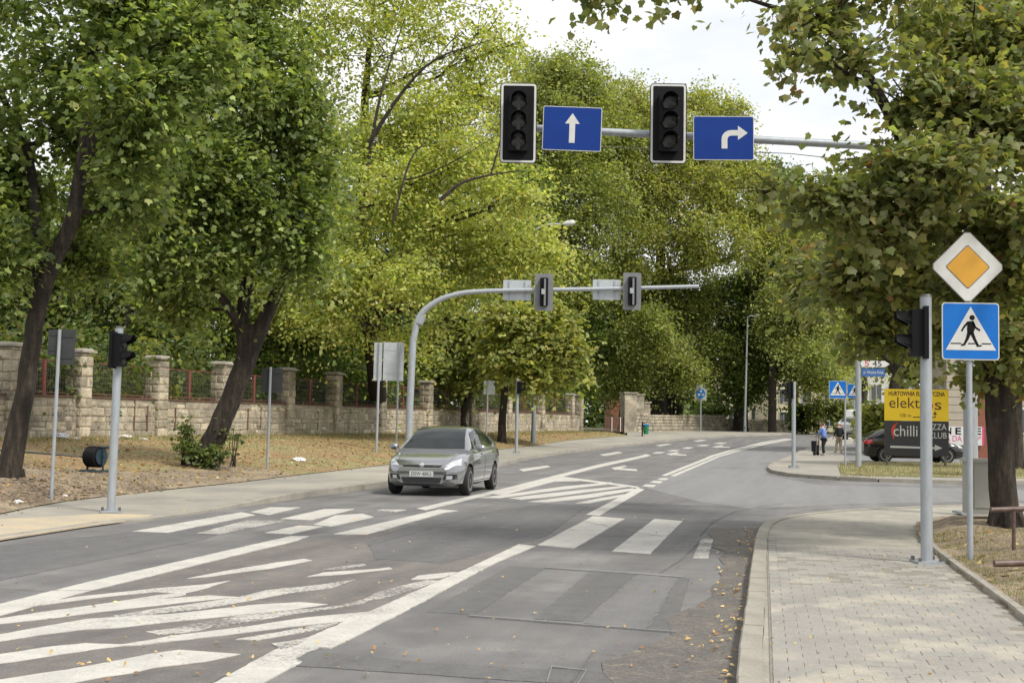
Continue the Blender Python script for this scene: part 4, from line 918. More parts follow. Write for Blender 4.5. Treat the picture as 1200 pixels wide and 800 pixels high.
while z < zt_ - .3:
    m = MB(); m.box(((X0 + wX(1148, HY)) / 2, HY + .46, z + .18), (wX(1148, HY) - X0, .09, .345), taper=1); m.build('plank', M['siding'], hb, world=True)
    m = MB(); m.box(((X1 + wX(1160, HY)) / 2, HY + .46, z + .18), (X1 - wX(1160, HY), .09, .345)); m.build('plank', M['siding'], hb, world=True); z += .37
m = MB(); m.box((wX(1154, HY), HY + .38, 1.9), (wX(1160, HY) - wX(1148, HY) - .02, .25, 3.8)); m.build('door_surround', M['brickred'], hb, world=True)
m = MB(); m.box(((X0 + X1) / 2, HY + 1.7, zt_ + .15), (X1 - X0 + .8, 3.4, .3)); m.build('roof', M['rooft'], hb, world=True)
for x in (1175, 1212):
    m = MB(); m.box((wX(x, HY), HY + .4, 2.0), (1.2, .06, 1.3)); w_ = m.build('window', M['white'], hb, world=True)
    m2 = MB(); m2.box((wX(x, HY), HY + .36, 2.0), (1.0, .03, 1.1)); link('pane', m2.mesh('pane', M['glassy'], off=hb.location), w_)
m = MB(); p0 = at(1094, 499, HY - .3); p1 = at(1157, 522, HY - .3)
bn = thing('banner', 'white shop banner with black and pink lettering hanging on the beige wall', 'banner', ((p0.x + p1.x) / 2, HY + .1, (p0.z + p1.z) / 2)); w_, h_ = p1.x - p0.x, p0.z - p1.z
m.plate([(-w_ / 2, -h_ / 2), (w_ / 2, -h_ / 2), (w_ / 2, h_ / 2), (-w_ / 2, h_ / 2)], 0, .02); m.build('cloth', M['white'], bn)
kh = m_per_px(HY)
def bnx(x): return (x - 1125.5) * kh
for ch, x in (('N', 1115), ('E', 1126), ('E', 1149.5)): link('lettering', text_mesh(ch, .45, M['black'], .002, 6.6 * kh, .012), bn, (bnx(x), -.004, h_ / 2 - .24))
for ch, x, ww_ in (('A DA', 1121, 19), ('O*', 1149, 8)): link('lettering', text_mesh(ch, .4, M['pink'], .002, ww_ * kh, .0), bn, (bnx(x), -.004, -h_ / 2 + .30))
m = MB(); m.plate([(w_ / 2 - .1, -h_ / 2), (w_ / 2, -h_ / 2), (w_ / 2, h_ / 2), (w_ / 2 - .1, h_ / 2)], -.004, -.001); m.build('pink_edge', M['pink'], bn)
# parasol at the right edge
pq = at(1212, 520, 40); pr = thing('parasol', 'red and white parasol at the right edge of the view behind the maple', 'parasol', (pq.x, 40, .1))
M['parred'] = mat('parasol_red', (.55, .03, .04), .7)
cz = at(1205, 412, 40).z
m = MB(); m.tube([(0, 0, 0), (0, 0, cz)], .03, 8); m.build('pole', M['white'], pr)
for k_ in range(8):
    a0, a1 = R(45 * k_), R(45 * k_ + 45); mm_ = M['parred'] if k_ % 2 else M['white']; r_ = 1.1
    m = MB(); m.add([(0, 0, cz), (r_ * math.cos(a0), r_ * math.sin(a0), cz - .62), (r_ * math.cos(a1), r_ * math.sin(a1), cz - .62), (r_ * math.cos(a0), r_ * math.sin(a0), cz - .85), (r_ * math.cos(a1), r_ * math.sin(a1), cz - .85)], [(0, 1, 2), (1, 3, 4, 2)]); m.build('canopy_panel', mm_, pr)
def far_house(label, x0, x1, ytop, Y, material, floors, cols, roofh=1.8, depth=10):
    X0, X1 = wX(x0, Y), wX(x1, Y); zt_ = at((x0 + x1) / 2, ytop, Y).z; b = base(Y)
    t = thing('house', label, 'house', ((X0 + X1) / 2, Y, b)); W = X1 - X0; H = zt_ - b
    m = MB(); m.box((0, depth / 2, H / 2), (W, depth, H)); m.build('wall', material, t)
    if roofh:
        m = MB(); m.add([(-W / 2 - .4, -.5, H), (W / 2 + .4, -.5, H), (W / 2 + .4, depth + .5, H), (-W / 2 - .4, depth + .5, H), (-W / 2 + 1, depth / 2, H + roofh), (W / 2 - 1, depth / 2, H + roofh)], [(0, 1, 5, 4), (1, 2, 5), (2, 3, 4, 5), (3, 0, 4), (3, 2, 1, 0)]); m.build('roof', M['rooft'], t)
    for f in range(floors):
        for c in range(cols):
            cx = -W / 2 + W * (c + .5) / cols; cz = H * (f + .55) / floors
            m = MB(); m.box((cx, -.01, cz), (1.2, .12, 1.7)); w_ = m.build('window', M['white'], t)
            for sx in (-1, 1):
                m = MB(); m.box((cx + sx * .27, -.075, cz), (.48, .02, 1.5)); m.build('pane', M['glassy'], w_)
    return t
far_house('pale cream two storey house glimpsed behind the walkers and far bushes', 905, 1012, 425, 150, M['cream'], 3, 4)
far_house('pale house glimpsed between dark trunks above the far park wall', 772, 845, 430, 175, M['cream'], 3, 3)
far_house('cream house wall seen under the crowns right of the tall lamp pole', 846, 898, 440, 165, M['cream'], 2, 2)
far_house('red brick building low behind the park gate', 716, 732, 458, 150, M['brickred'], 0, 0)
far_house('white house far behind the yellow board and street name pole', 1015, 1110, 415, 130, M['white'], 3, 4)
# ------------------------------------------------------------------ cars
def paint(name, c, metal, rough=.32): 
    m = mat(name, c, rough, metal, c2=tuple(q * .93 for q in c), scale=1.5, coat=1.); return m
M['carglass'] = mat('car_glass', (.010, .014, .016), .06, c2=(.02, .025, .027), scale=2, spec=.38, coat=.0)
M['tyre'] = mat('tyre_rubber', (.018, .018, .018), .85, scale=20); M['alloy'] = mat('alloy_rim', (.55, .56, .57), .3, .7, scale=10)
M['headlamp'] = mat('headlamp_glass', (.62, .64, .66), .08, .4, scale=14, coat=1.); M['taillamp'] = mat('taillamp_red', (.42, .01, .015), .15, coat=1.); M['darktrim'] = mat('dark_trim', (.02, .02, .021), .5)
M['chrome'] = mat('chrome_trim', (.75, .75, .75), .12, .95)
def interp(tab, x):
    xs = [t[0] for t in tab]; return [float(np.interp(x, xs, [t[i] for t in tab])) for i in range(1, len(tab[0]))]
# x, half width, top (bonnet / belt), bottom  -- x forward, nose at +
HATCH = [(-2.14, .70, .88, .42), (-2.10, .80, .96, .34), (-1.98, .85, 1.02, .26), (-1.7, .885, 1.03, .20), (-1.2, .90, 1.01, .19), (-.4, .90, .985, .19), (.4, .90, .96, .19), (.95, .895, .94, .19), (1.3, .89, .90, .19), (1.65, .865, .835, .20), (1.9, .80, .765, .20), (2.04, .70, .70, .22), (2.12, .56, .62, .28)]
CAB = [(-2.02, .66, 1.02, .0), (-1.86, .62, 1.14, 0), (-1.6, .575, 1.30, 0), (-1.3, .57, 1.40, 0), (-.8, .59, 1.465, 0), (-.2, .605, 1.485, 0), (.2, .60, 1.455, 0), (.42, .60, 1.40, 0), (.75, .64, 1.22, 0), (1.12, .70, .98, 0)]
def car(name, label, loc, rz, body_mat, group=None, hb=HATCH, cab=CAB, wheels=(1.32, -1.28), wr=.315, plate='DSW 40K2', hubcap=False, van=False, lod=False):
    t = thing(name, label, 'van' if van else 'car', loc, rz, group)
    xs = np.linspace(hb[0][0], hb[-1][0], 31); vs = []; ring = []
    for x in xs:
        w, zt, zb_ = interp(hb, x)
        half = [(0, zb_), (w * .80, zb_), (w * .95, zb_ + .07), (w * .985, zb_ + .25), (w, (zb_ + zt) / 2 + .03), (w * .985, zt - .16), (w * .945, zt - .06), (w * .86, zt - .008), (w * .5, zt + .018), (0, zt + .028)]
        full = [(-y, z) for y, z in half[1:-1][::-1]]; full = half + full; ring.append([(x, y, z) for y, z in full])
    n = len(ring[0]); m = MB(); m.add([v for r_ in ring for v in r_], [(i * n + k, i * n + (k + 1) % n, (i + 1) * n + (k + 1) % n, (i + 1) * n + k) for i in range(len(xs) - 1) for k in range(n)] + [tuple(range(n))[::-1], tuple(range((len(xs) - 1) * n, len(xs) * n))])
    me = m.mesh('body', [body_mat, M['darktrim']], True)
    tmp = bpy.data.objects.new('tmp', me); COL.objects.link(tmp)
    cm = MB()
    for wx in wheels:
        for sy in (-1, 1): cm.lathe([(wr * 1.16, sy * .60), (wr * 1.16, sy * 1.1)] if sy > 0 else [(wr * 1.16, -1.1), (wr * 1.16, -.60)], 28, 'Y', (wx, 0, wr + .01))
    cme = cm.mesh('cut', [M['darktrim']]); co = bpy.data.objects.new('cut', cme); COL.objects.link(co)
    bo = tmp.modifiers.new('b', 'BOOLEAN'); bo.operation = 'DIFFERENCE'; bo.object = co; bo.solver = 'EXACT'
    dg = bpy.context.evaluated_depsgraph_get(); nm = bpy.data.meshes.new_from_object(tmp.evaluated_get(dg)); bpy.data.objects.remove(tmp); bpy.data.objects.remove(co)
    nm.name = 'body'
    if len(nm.polygons) < 50: nm = me
    nm.polygons.foreach_set('use_smooth', [True] * len(nm.polygons)); nm.set_sharp_from_angle(angle=R(35))
    bd = link('body', nm, t)
    bvh = BVHTree.FromPolygons([v.co for v in me.vertices], [p.vertices[:] for p in me.polygons])
    # cabin
    cx = np.linspace(cab[0][0], cab[-1][0], 26); rings = []
    for x in cx:
        wt, zt, _ = interp(cab, x); w, zbelt, _b = interp(hb, x); wb = w * .90; zbt = zbelt - .03; hgt = max(zt - zbt, .012)
        wtt = wb + (wt - wb) * min(1, hgt / .42)
        half = [(wb, zbt), (wb + (wtt - wb) * .33 + .02, zbt + hgt * .33), (wb + (wtt - wb) * .66 + .02, zbt + hgt * .66), (wtt + .004, zbt + hgt * .90), (wtt - .05, zbt + hgt * .975), (wtt * .5, zbt + hgt * 1.0 + .006), (0, zbt + hgt + .012)]
        rings.append([(x, y, z) for y, z in half] + [(x, -y, z) for y, z in half[:-1][::-1]])
    n = len(rings[0]); m = MB(); m.add([v for r_ in rings for v in r_], [(i * n + k, i * n + k + 1, (i + 1) * n + k + 1, (i + 1) * n + k) for i in range(len(cx) - 1) for k in range(n - 1)] + [tuple(range(n)), tuple(range((len(cx) - 1) * n, len(cx) * n))])
    cme = m.mesh('roof', body_mat, True); link('roof', cme, t)
    cb = BVHTree.FromPolygons([v.co for v in cme.vertices], [p.vertices[:] for p in cme.polygons])
    def patchp(nm_, quad, ax, mt, bv, nx=10, ny=6, lift=.006, parent=t, poly=None):
        """bilinear patch between 4 corners in a projection plane, dropped onto the car skin"""
        V_ = []; ok = {}
        for j in range(ny + 1):
            for i in range(nx + 1):
                u, v = i / nx, j / ny; a = [quad[0][k] * (1 - u) * (1 - v) + quad[1][k] * u * (1 - v) + quad[2][k] * u * v + quad[3][k] * (1 - u) * v for k in (0, 1)]
                if ax == 'F': o_, d_ = Vector((3, a[0], a[1])), Vector((-1, 0, 0))
                elif ax == 'B': o_, d_ = Vector((-3, a[0], a[1])), Vector((1, 0, 0))
                elif ax == 'L': o_, d_ = Vector((a[0], 2, a[1])), Vector((0, -1, 0))
                elif ax == 'R': o_, d_ = Vector((a[0], -2, a[1])), Vector((0, 1, 0))
                else: o_, d_ = Vector((a[0], a[1], 3)), Vector((0, 0, -1))
                l_, n_, i_, ds = bv.ray_cast(o_, d_)
                if l_ is not None:
                    if n_.dot(d_) > 0: n_ = -n_
                    ok[(i, j)] = len(V_); V_.append(l_ + n_ * lift)
        F_ = [(ok[(i, j)], ok[(i + 1, j)], ok[(i + 1, j + 1)], ok[(i, j + 1)]) for j in range(ny) for i in range(nx) if all(q in ok for q in ((i, j), (i + 1, j), (i + 1, j + 1), (i, j + 1)))]
        if not F_: return None
        mm = MB(); mm.add(V_, F_); return mm.build(nm_, mt, parent, smooth=True)
    patchp('windshield', [(-.70, .995), (.70, .995), (.54, 1.43), (-.54, 1.43)], 'F', M['carglass'], cb, 14, 10)
    patchp('rear_window', [(-.60, 1.08), (.60, 1.08), (.50, 1.36), (-.50, 1.36)], 'B', M['carglass'], cb, 10, 6)
    for s_, ax in ((1, 'L'), (-1, 'R')):
        if van:
            patchp('side_window', [(.1, 1.28), (1.0, 1.2), (.72, 1.75), (.1, 1.8)], ax, M['carglass'], cb)
        else:
            patchp('side_window', [(-.16, 1.0), (.86, .985), (.36, 1.355), (-.16, 1.42)], ax, M['carglass'], cb)
            patchp('side_window', [(-1.18, 1.04), (-.23, 1.0), (-.23, 1.42), (-.98, 1.375)], ax, M['carglass'], cb)
            patchp('side_window', [(-1.58, 1.09), (-1.24, 1.045), (-1.06, 1.36), (-1.25, 1.30)], ax, M['carglass'], cb, 6, 4)
        for a_ in ([(-.19, .22), (-.185, .22), (-.185, .96), (-.19, .96)], [(1.0, .55), (1.005, .55), (.965, .92), (.96, .92)], [(-1.16, .62), (-1.155, .62), (-1.15, .98), (-1.155, .98)]):
            patchp('door_gap', [(q[0] - (0 if i in (0, 3) else -.012), q[1]) for i, q in enumerate(a_)], ax, M['darktrim'], bvh, 1, 12, .003)
        patchp('door_handle', [(-.12, .86), (.08, .855), (.08, .89), (-.12, .895)], ax, body_mat, bvh, 3, 2, .022)
        patchp('side_trim', [(-.9, .245), (.9, .245), (.9, .30), (-.9, .30)], ax, M['darktrim'], bvh, 8, 1, .006)
        m = MB(); m.blob((.80, s_ * 1.0, 1.02), (.09, .12, .075), 10, 7); m.box((.84, s_ * .87, .98), (.06, .12, .03)); m.build('mirror', body_mat, t, smooth=True)
        # lamps
        hq = [(s_ * .50, .60), (s_ * .80, .68), (s_ * .83, .80), (s_ * .66, .74)]; patchp('headlight', [(s_ * .50, .635), (s_ * .80, .66), (s_ * .775, .80), (s_ * .60, .725)], 'F', M['headlamp'], bvh, 8, 6, .008)
        patchp('fog_light_bezel', [(s_ * .46, .345), (s_ * .74, .37), (s_ * .74, .47), (s_ * .50, .46)], 'F', M['darktrim'], bvh, 6, 4, .006)
        patchp('fog_light', [(s_ * .54, .365), (s_ * .65, .375), (s_ * .65, .445), (s_ * .54, .44)], 'F', M['headlamp'], bvh, 4, 3, .012)
        patchp('tail_light', [(s_ * .52, .78), (s_ * .78, .76), (s_ * .74, .94), (s_ * .54, .95)], 'B', M['taillamp'], bvh, 6, 5, .01)
        patchp('tail_light', [(-2.11, .76), (-1.78, .80), (-1.86, .97), (-2.06, .94)], ax, M['taillamp'], bvh, 6, 5, .01)
    patchp('grille', [(-.40, .605), (.40, .605), (.44, .665), (-.44, .665)], 'F', M['darktrim'], bvh, 10, 3, .006)
    for zz in (.604, .668): patchp('grille_trim', [(-.42, zz - .006), (.42, zz - .006), (.43, zz + .006), (-.43, zz + .006)], 'F', M['chrome'], bvh, 10, 1, .01)
    patchp('lower_intake', [(-.40, .285), (.40, .285), (.45, .40), (-.45, .40)], 'F', M['darktrim'], bvh, 10, 4, .006)
    patchp('bumper_gap', [(-.80, .505), (.80, .505), (.80, .513), (-.80, .513)], 'F', M['darktrim'], bvh, 14, 1, .003)
    l_ = bvh.ray_cast(Vector((3, 0, .47)), Vector((-1, 0, 0)))[0]
    m = MB(); m.box((l_.x + .02, 0, .475), (.02, .52, .115)); pl = m.build('number_plate', M['white'], t)
    link('lettering', text_mesh(plate, .11, M['signback'], .001, .44), pl, (l_.x + .0325, 0, .475), (0, 0, R(90)))
    m = MB(); m.lathe([(.055, 0), (.045, .012), (.001, .016)], 16, 'X', (l_.x + .0, 0, .66)); m.build('badge', M['chrome'], t)
    for k_ in (-1, 1):
        patchp('bonnet_gap', [(1.0, k_ * .70), (1.95, k_ * .56), (1.95, k_ * .567), (1.0, k_ * .707)], 'T', M['darktrim'], bvh, 10, 1, .003)
    if not van: patchp('roof_antenna', [(-1.2, -.02), (-1.05, -.02), (-1.05, .02), (-1.2, .02)], 'T', M['darktrim'], cb, 1, 1, .03)
    for wx in wheels:
        for s_ in (-1, 1):
            w = bpy.data.objects.new('wheel', None); COL.objects.link(w); w.parent = t; w.location = (wx, s_ * .79, wr); w.empty_display_size = .1
            m = MB(); m.lathe([(wr * .62, -.10), (wr * .93, -.10), (wr, -.07), (wr, .07), (wr * .93, .10), (wr * .62, .10)], 26, 'Y'); m.build('tyre', M['tyre'], w, smooth=True)
            m = MB(); m.lathe([(wr * .64, s_ * .04), (wr * .66, s_ * .102), (wr * .60, s_ * .102), (wr * .56, s_ * .05)], 26, 'Y')
            for k_ in range(5 if not hubcap else 7):
                a = 2 * math.pi * k_ / (5 if not hubcap else 7) + .3; q = wr * .34; m.box((math.cos(a) * q, s_ * .075, math.sin(a) * q), (wr * .58, .03, wr * .17), Matrix.Rotation(-a, 3, 'Y'))
            m.lathe([(wr * .16, s_ * .06), (wr * .12, s_ * .10)], 14, 'Y'); m.build('rim', M['alloy'], w, smooth=True)
            m = MB(); m.lathe([(wr * .60, s_ * .03), (wr * .58, s_ * .04)], 20, 'Y'); m.build('brake_disc', M['darktrim'], w)
    return t
M['paintgrey'] = paint('graphite_car_paint', (.30, .31, .325), .75, .22); M['paintblack'] = paint('black_car_paint', (.012, .012, .014), .2, .25); M['paintsilver'] = paint('silver_car_paint', (.5, .51, .53), .6); M['paintwhite'] = paint('white_van_paint', (.75, .75, .74), 0)
# driven car: wheels touch down at these photo points
cf, cr = g(542, 578), g(571, 572); fwd = (cf - cr).normalized(); 
ca = math.atan2(fwd.y, fwd.x); side = Vector((-fwd.y, fwd.x)); ca_c = None
print('grey car dist', cf, cr, (cf - cr).length, 'heading', math.degrees(ca))
fl = g(543, 578.5); rt_ = g(476, 579.5)       # outer bottom of both front tyres
ax_ = (fl - rt_).normalized(); print('axle', (fl - rt_).length, math.degrees(math.atan2(ax_.y, ax_.x)))
HEAD = math.atan2(-ax_.x, ax_.y) if False else R(-101)
f2 = Vector((math.cos(HEAD), math.sin(HEAD))); l2 = Vector((-f2.y, f2.x))
ctr = (fl + rt_) / 2 - f2 * 1.32
gcar = car('hatchback_car', 'dark grey hatchback driving towards the camera in the left lane', (ctr.x - .10, ctr.y, .003), HEAD, M['paintgrey'])
gcar.scale = (1, 1, 1)
bcar = car('hatchback_car', 'black hatchback parked behind the yellow and black advertising board', (at(1067, 520, 55.5).x, 55.5, .105), R(-3), M['paintblack'], hubcap=True, plate='DSW 7712')
scar = car('hatchback_car', 'silver car parked beyond the two walkers', (at(1000, 510, 98).x, 98, base(98) + .1), R(65), M['paintsilver'])
VANB = [(-2.3, .85, 1.15, .35), (-2.2, .90, 1.2, .25), (0, .93, 1.2, .2), (1.0, .93, 1.15, .2), (1.5, .92, 1.05, .2), (2.0, .85, .92, .25), (2.2, .7, .8, .32)]
VANC = [(-2.28, .80, 1.9, 0), (-2.15, .82, 2.0, 0), (-.5, .82, 2.05, 0), (.4, .80, 1.98, 0), (.9, .76, 1.6, 0), (1.45, .74, 1.12, 0)]
vcar = car('delivery_van', 'white van parked behind the silver car', (at(1006, 506, 104).x, 104, base(104) + .1), R(70), M['paintwhite'], hb=VANB, cab=VANC, wheels=(1.4, -1.45), wr=.33, van=True)

# ------------------------------------------------------------------ people
M['skin'] = mat('skin', (.50, .30, .22), .6, scale=20); M['bluecloth'] = mat('periwinkle_cardigan', (.13, .20, .48), .9, c2=(.16, .26, .58), scale=6, bump=.002); M['blackcloth'] = mat('black_cloth', (.015, .015, .018), .9, scale=8, bump=.002)
M['beigecloth'] = mat('beige_trousers', (.40, .34, .25), .9, scale=8); M['whitehair'] = mat('white_hair', (.62, .58, .52), .8, scale=30); M['brownhair'] = mat('brown_hair', (.10, .06, .04), .8, scale=30); M['shoe'] = mat('pale_shoe', (.45, .42, .38), .7); M['tan'] = mat('tan_cloth', (.42, .30, .22), .9, scale=8)
def skin_mesh(name, pts, edges, rad, material, parent, sub=1, root=0):
    me = bpy.data.meshes.new(name); me.from_pydata(pts, edges, []); o = bpy.data.objects.new('tmp', me); COL.objects.link(o)
    o.modifiers.new('s', 'SKIN'); 
    for i, r_ in enumerate(rad): me.skin_vertices[0].data[i].radius = r_ if isinstance(r_, tuple) else (r_, r_)
    for i in range(len(pts)): me.skin_vertices[0].data[i].use_root = (i == root)
    sb = o.modifiers.new('u', 'SUBSURF'); sb.levels = sub; sb.render_levels = sub
    dg = bpy.context.evaluated_depsgraph_get(); nm = bpy.data.meshes.new_from_object(o.evaluated_get(dg)); bpy.data.objects.remove(o); nm.name = name
    nm.materials.clear(); nm.materials.append(material); nm.polygons.foreach_set('use_smooth', [True] * len(nm.polygons)); return link(name, nm, parent)
def person(label, loc, rz, H, top, bottom, hair, shoes, armL, armR, legs, stoop=0., hairlen=.06):
    """armL/armR: elbow and hand points; legs: (knee, ankle) left and right, in metres at H=1.7; y forward"""
    k = H / 1.7; t = thing('person', label, 'person', loc, rz); S = lambda p: (p[0] * k, p[1] * k, p[2] * k)
    st = stoop
    pel = (0, 0, .93); chest = (0, st * .5, 1.25); sh = (0, st * .8, 1.40); neck = (0, st * 1.0, 1.47); hd = (0, st * 1.25, 1.55)
    P = [pel, chest, sh, neck, hd, (0, st * 1.3 + .015, 1.63)]; E = [(0, 1), (1, 2), (2, 3), (3, 4), (4, 5)]; Rr = [(.11, .08), (.12, .09), (.11, .075), .052, .078, .07]
    for s_, (el, ha) in ((-1, armL), (1, armR)):
        i = len(P); P += [(s_ * .17, st * .8, 1.39), el, ha, (ha[0], ha[1] + .05, ha[2] - .05)]; E += [(2, i), (i, i + 1), (i + 1, i + 2), (i + 2, i + 3)]; Rr += [.055, .04, .028, (.035, .018)]
        hx, hy, hz = P[-1]
        for f_ in range(4):
            j = len(P); dx = (f_ - 1.5) * .019; P += [(hx + dx, hy + .035, hz - .03), (hx + dx, hy + .05 - .004 * abs(f_ - 1), hz - .065 + .006 * abs(f_ - 1.5))]; E += [(i + 3, j), (j, j + 1)]; Rr += [.0095, .008]
        j = len(P); P += [(hx - s_ * .035, hy + .01, hz), (hx - s_ * .045, hy + .035, hz - .02)]; E += [(i + 3, j), (j, j + 1)]; Rr += [.011, .009]
    for s_, (kn, an) in zip((-1, 1), legs):
        i = len(P); P += [(s_ * .09, 0, .86), kn, an, (an[0], an[1] + .13, .035)]; E += [(0, i), (i, i + 1), (i + 1, i + 2), (i + 2, i + 3)]; Rr += [.075, .055, .042, (.045, .03)]
    skin_mesh('body', [S(p) for p in P], E, [tuple(q * k for q in r_) if isinstance(r_, tuple) else r_ * k for r_ in Rr], M['skin'], t)
    # clothes
    P = [(0, 0, .84), chest, sh]; E = [(0, 1), (1, 2)]; Rr = [(.20, .15), (.19, .145), (.14, .10)]
    for s_, (el, ha) in ((-1, armL), (1, armR)):
        i = len(P); w_ = tuple(el[q] * .25 + ha[q] * .75 for q in range(3)); P += [(s_ * .18, st * .8, 1.38), el, w_]; E += [(2, i), (i, i + 1), (i + 1, i + 2)]; Rr += [.075, .06, .048]
    skin_mesh('top', [S(p) for p in P], E, [tuple(q * k for q in r_) if isinstance(r_, tuple) else r_ * k for r_ in Rr], top, t)
    P = [(0, 0, .96)]; E = []; Rr = [(.18, .135)]
    for s_, (kn, an) in zip((-1, 1), legs):
        i = len(P); P += [(s_ * .09, 0, .82), kn, (an[0], an[1], an[2] + .02)]; E += [(0, i), (i, i + 1), (i + 1, i + 2)]; Rr += [.115, .085, .07]
    skin_mesh('trousers', [S(p) for p in P], E, [tuple(q * k for q in r_) if isinstance(r_, tuple) else r_ * k for r_ in Rr], bottom, t)
    for s_, (kn, an) in zip((-1, 1), legs):
        m = MB(); m.blob(S((an[0], an[1] + .06, .045)), (.05 * k, .135 * k, .045 * k), 10, 6); m.build('shoe', shoes, t, smooth=True)
    hc = Vector(S((0, st * 1.28, 1.60)))
    m = MB(); m.blob(hc, (.074 * k, .092 * k, .108 * k), 14, 10); hdm = m.build('head', M['skin'], t, smooth=True)
    m = MB(); m.blob(hc + Vector((0, -.018, .022)) * k, (.086 * k, .092 * k, .105 * k), 14, 10, jit=.05); m.build('hair', hair, t, smooth=True)
    m = MB(); m.blob(hc + Vector((0, .095, -.01)) * k, (.013 * k, .02 * k, .022 * k), 6, 5); m.build('nose', M['skin'], hdm, smooth=True)
    for s_ in (-1, 1):
        m = MB(); m.blob(hc + Vector((s_ * .03, .083, .01)) * k, (.012 * k, .008 * k, .007 * k), 6, 5); m.build('eye', M['darktrim'], hdm)
        m = MB(); m.blob(hc + Vector((s_ * .076, .0, -.005)) * k, (.012 * k, .02 * k, .03 * k), 6, 5); m.build('ear', M['skin'], hdm)
    m = MB(); m.blob(hc + Vector((0, .083, -.05)) * k, (.025 * k, .008 * k, .006 * k), 6, 5); m.build('mouth', M['namered'], hdm)
    return t
p1 = hit(966, 533.5)
person('person in a blue cardigan and black trousers bending over a small wheeled trolley', p1, R(50), 1.66, M['bluecloth'], M['blackcloth'], M['brownhair'], M['shoe'],
       ((-.24, .16, 1.16), (-.16, .36, 1.02)), ((.24, .16, 1.16), (.16, .36, 1.02)), (((-.10, .03, .48), (-.10, -.04, .08)), ((.10, .12, .49), (.10, .10, .08))), .10)
d1 = Vector((-math.sin(R(50)), math.cos(R(50)), 0))
tr = thing('wheeled_trolley', 'dark wheeled shopping trolley pushed by the person in blue', 'trolley', p1 + Vector((-.42, .16, 0)), R(50))
m = MB(); m.box((0, .0, .45), (.34, .24, .55), taper=1.1); m.build('bag', M['blackcloth'], tr)
m = MB(); m.tube([(-.15, -.12, .1), (-.15, -.12, .9), (-.13, -.16, 1.0), (.13, -.16, 1.0), (.15, -.12, .9), (.15, -.12, .1)], .013, 6); m.build('handle', M['galvbolt'], tr)
m = MB(); m.box((0, -.14, .62), (.22, .03, .2)); m.build('tan_pocket', M['tan'], tr)
for sx in (-.18, .18):
    m = MB(); m.lathe([(.09, -.02), (.09, .02)], 14, 'X', (sx, -.05, .09)); m.build('wheel', M['tyre'], tr)
p2 = hit(983.5, 530.5); p2 += Vector((0, 0, 0))
pp2 = person('person with white hair, black top, dark handbag and beige trousers walking beside the trolley', p2, R(25), 1.64, M['blackcloth'], M['beigecloth'], M['whitehair'], M['shoe'],
       ((-.27, .02, 1.12), (-.26, .14, .88)), ((.26, -.02, 1.12), (.24, .08, .98)), (((-.09, .12, .50), (-.09, .16, .08)), ((.09, .02, .49), (.09, -.12, .09))), .03)
hbg = thing('handbag', 'black shoulder bag hanging at the hip of the white haired person', 'handbag', p2 + Vector((.30, -.08, .84)), R(25))
m = MB(); m.box((0, 0, 0), (.13, .34, .24), taper=.8); m.build('bag', M['blackcloth'], hbg)
m = MB(); m.tube([(0, -.12, .1), (-.05, -.06, .4), (-.1, 0, .54), (-.05, .06, .4), (0, .12, .1)], .01, 6); m.build('strap', M['blackcloth'], hbg)
# ------------------------------------------------------------------ vegetation
def leaf_material(name, trans=.44, rough=.5):
    m = bpy.data.materials.new(name); m.use_nodes = True; t = m.node_tree; b = t.nodes['Principled BSDF']; o = t.nodes['Material Output']
    a = t.nodes.new('ShaderNodeAttribute'); a.attribute_name = 'tint'
    t.links.new(a.outputs['Color'], b.inputs['Base Color']); b.inputs['Roughness'].default_value = rough; b.inputs['Specular IOR Level'].default_value = .35
    tr = t.nodes.new('ShaderNodeBsdfTranslucent'); g_ = t.nodes.new('ShaderNodeMixRGB'); g_.blend_type = 'MULTIPLY'; g_.inputs[0].default_value = 1; g_.inputs[2].default_value = (1.7, 1.7, .7, 1)
    t.links.new(a.outputs['Color'], g_.inputs[1]); t.links.new(g_.outputs[0], tr.inputs['Color'])
    mx_ = t.nodes.new('ShaderNodeMixShader'); mx_.inputs[0].default_value = trans; t.links.new(b.outputs[0], mx_.inputs[1]); t.links.new(tr.outputs[0], mx_.inputs[2]); t.links.new(mx_.outputs[0], o.inputs['Surface'])
    return m
M['leaf'] = leaf_material('leaf'); M['deadleaf'] = leaf_material('dead_leaf', .1, .8)
def fan(outline, fold=.12):
    v = [(0, 0.12, 0)] + [(x, y, -abs(x) * fold - .10 * y * y) for x, y in outline]; n = len(outline)
    return np.array(v, float), np.array([(0, i, i + 1) for i in range(1, n)] + [(0, n, 1)], int)
MAPLE = fan([(0, -.02), (.22, .02), (.46, .0), (.38, .16), (.60, .42), (.36, .42), (.26, .55), (.10, .48), (.0, 1.0), (-.10, .48), (-.26, .55), (-.36, .42), (-.60, .42), (-.38, .16), (-.46, .0), (-.22, .02)][::-1])
MAPLE = fan([(0, -.02), (.30, -.08), (.47, .06), (.43, .20), (.63, .43), (.38, .46), (.27, .66), (0, .98), (-.27, .66), (-.38, .46), (-.63, .43), (-.43, .20), (-.47, .06), (-.30, -.08)], .22)
MID = fan([(0, 0), (.42, .05), (.5, .5), (.2, .55), (0, 1.), (-.2, .55), (-.5, .5), (-.42, .05)])
OVAL = (np.array([(0, 0, 0), (.30, .45, -.10), (0, 1, -.14), (-.30, .45, -.10)], float), np.array([(0, 1, 2), (0, 2, 3)]))
CLUMP = (np.array([(0, 0, 0), (.5, .3, -.08), (.25, .9, -.12), (-.3, 1, -.1), (-.5, .4, -.05)], float), np.array([(0, 1, 2), (0, 2, 3), (0, 3, 4)]))
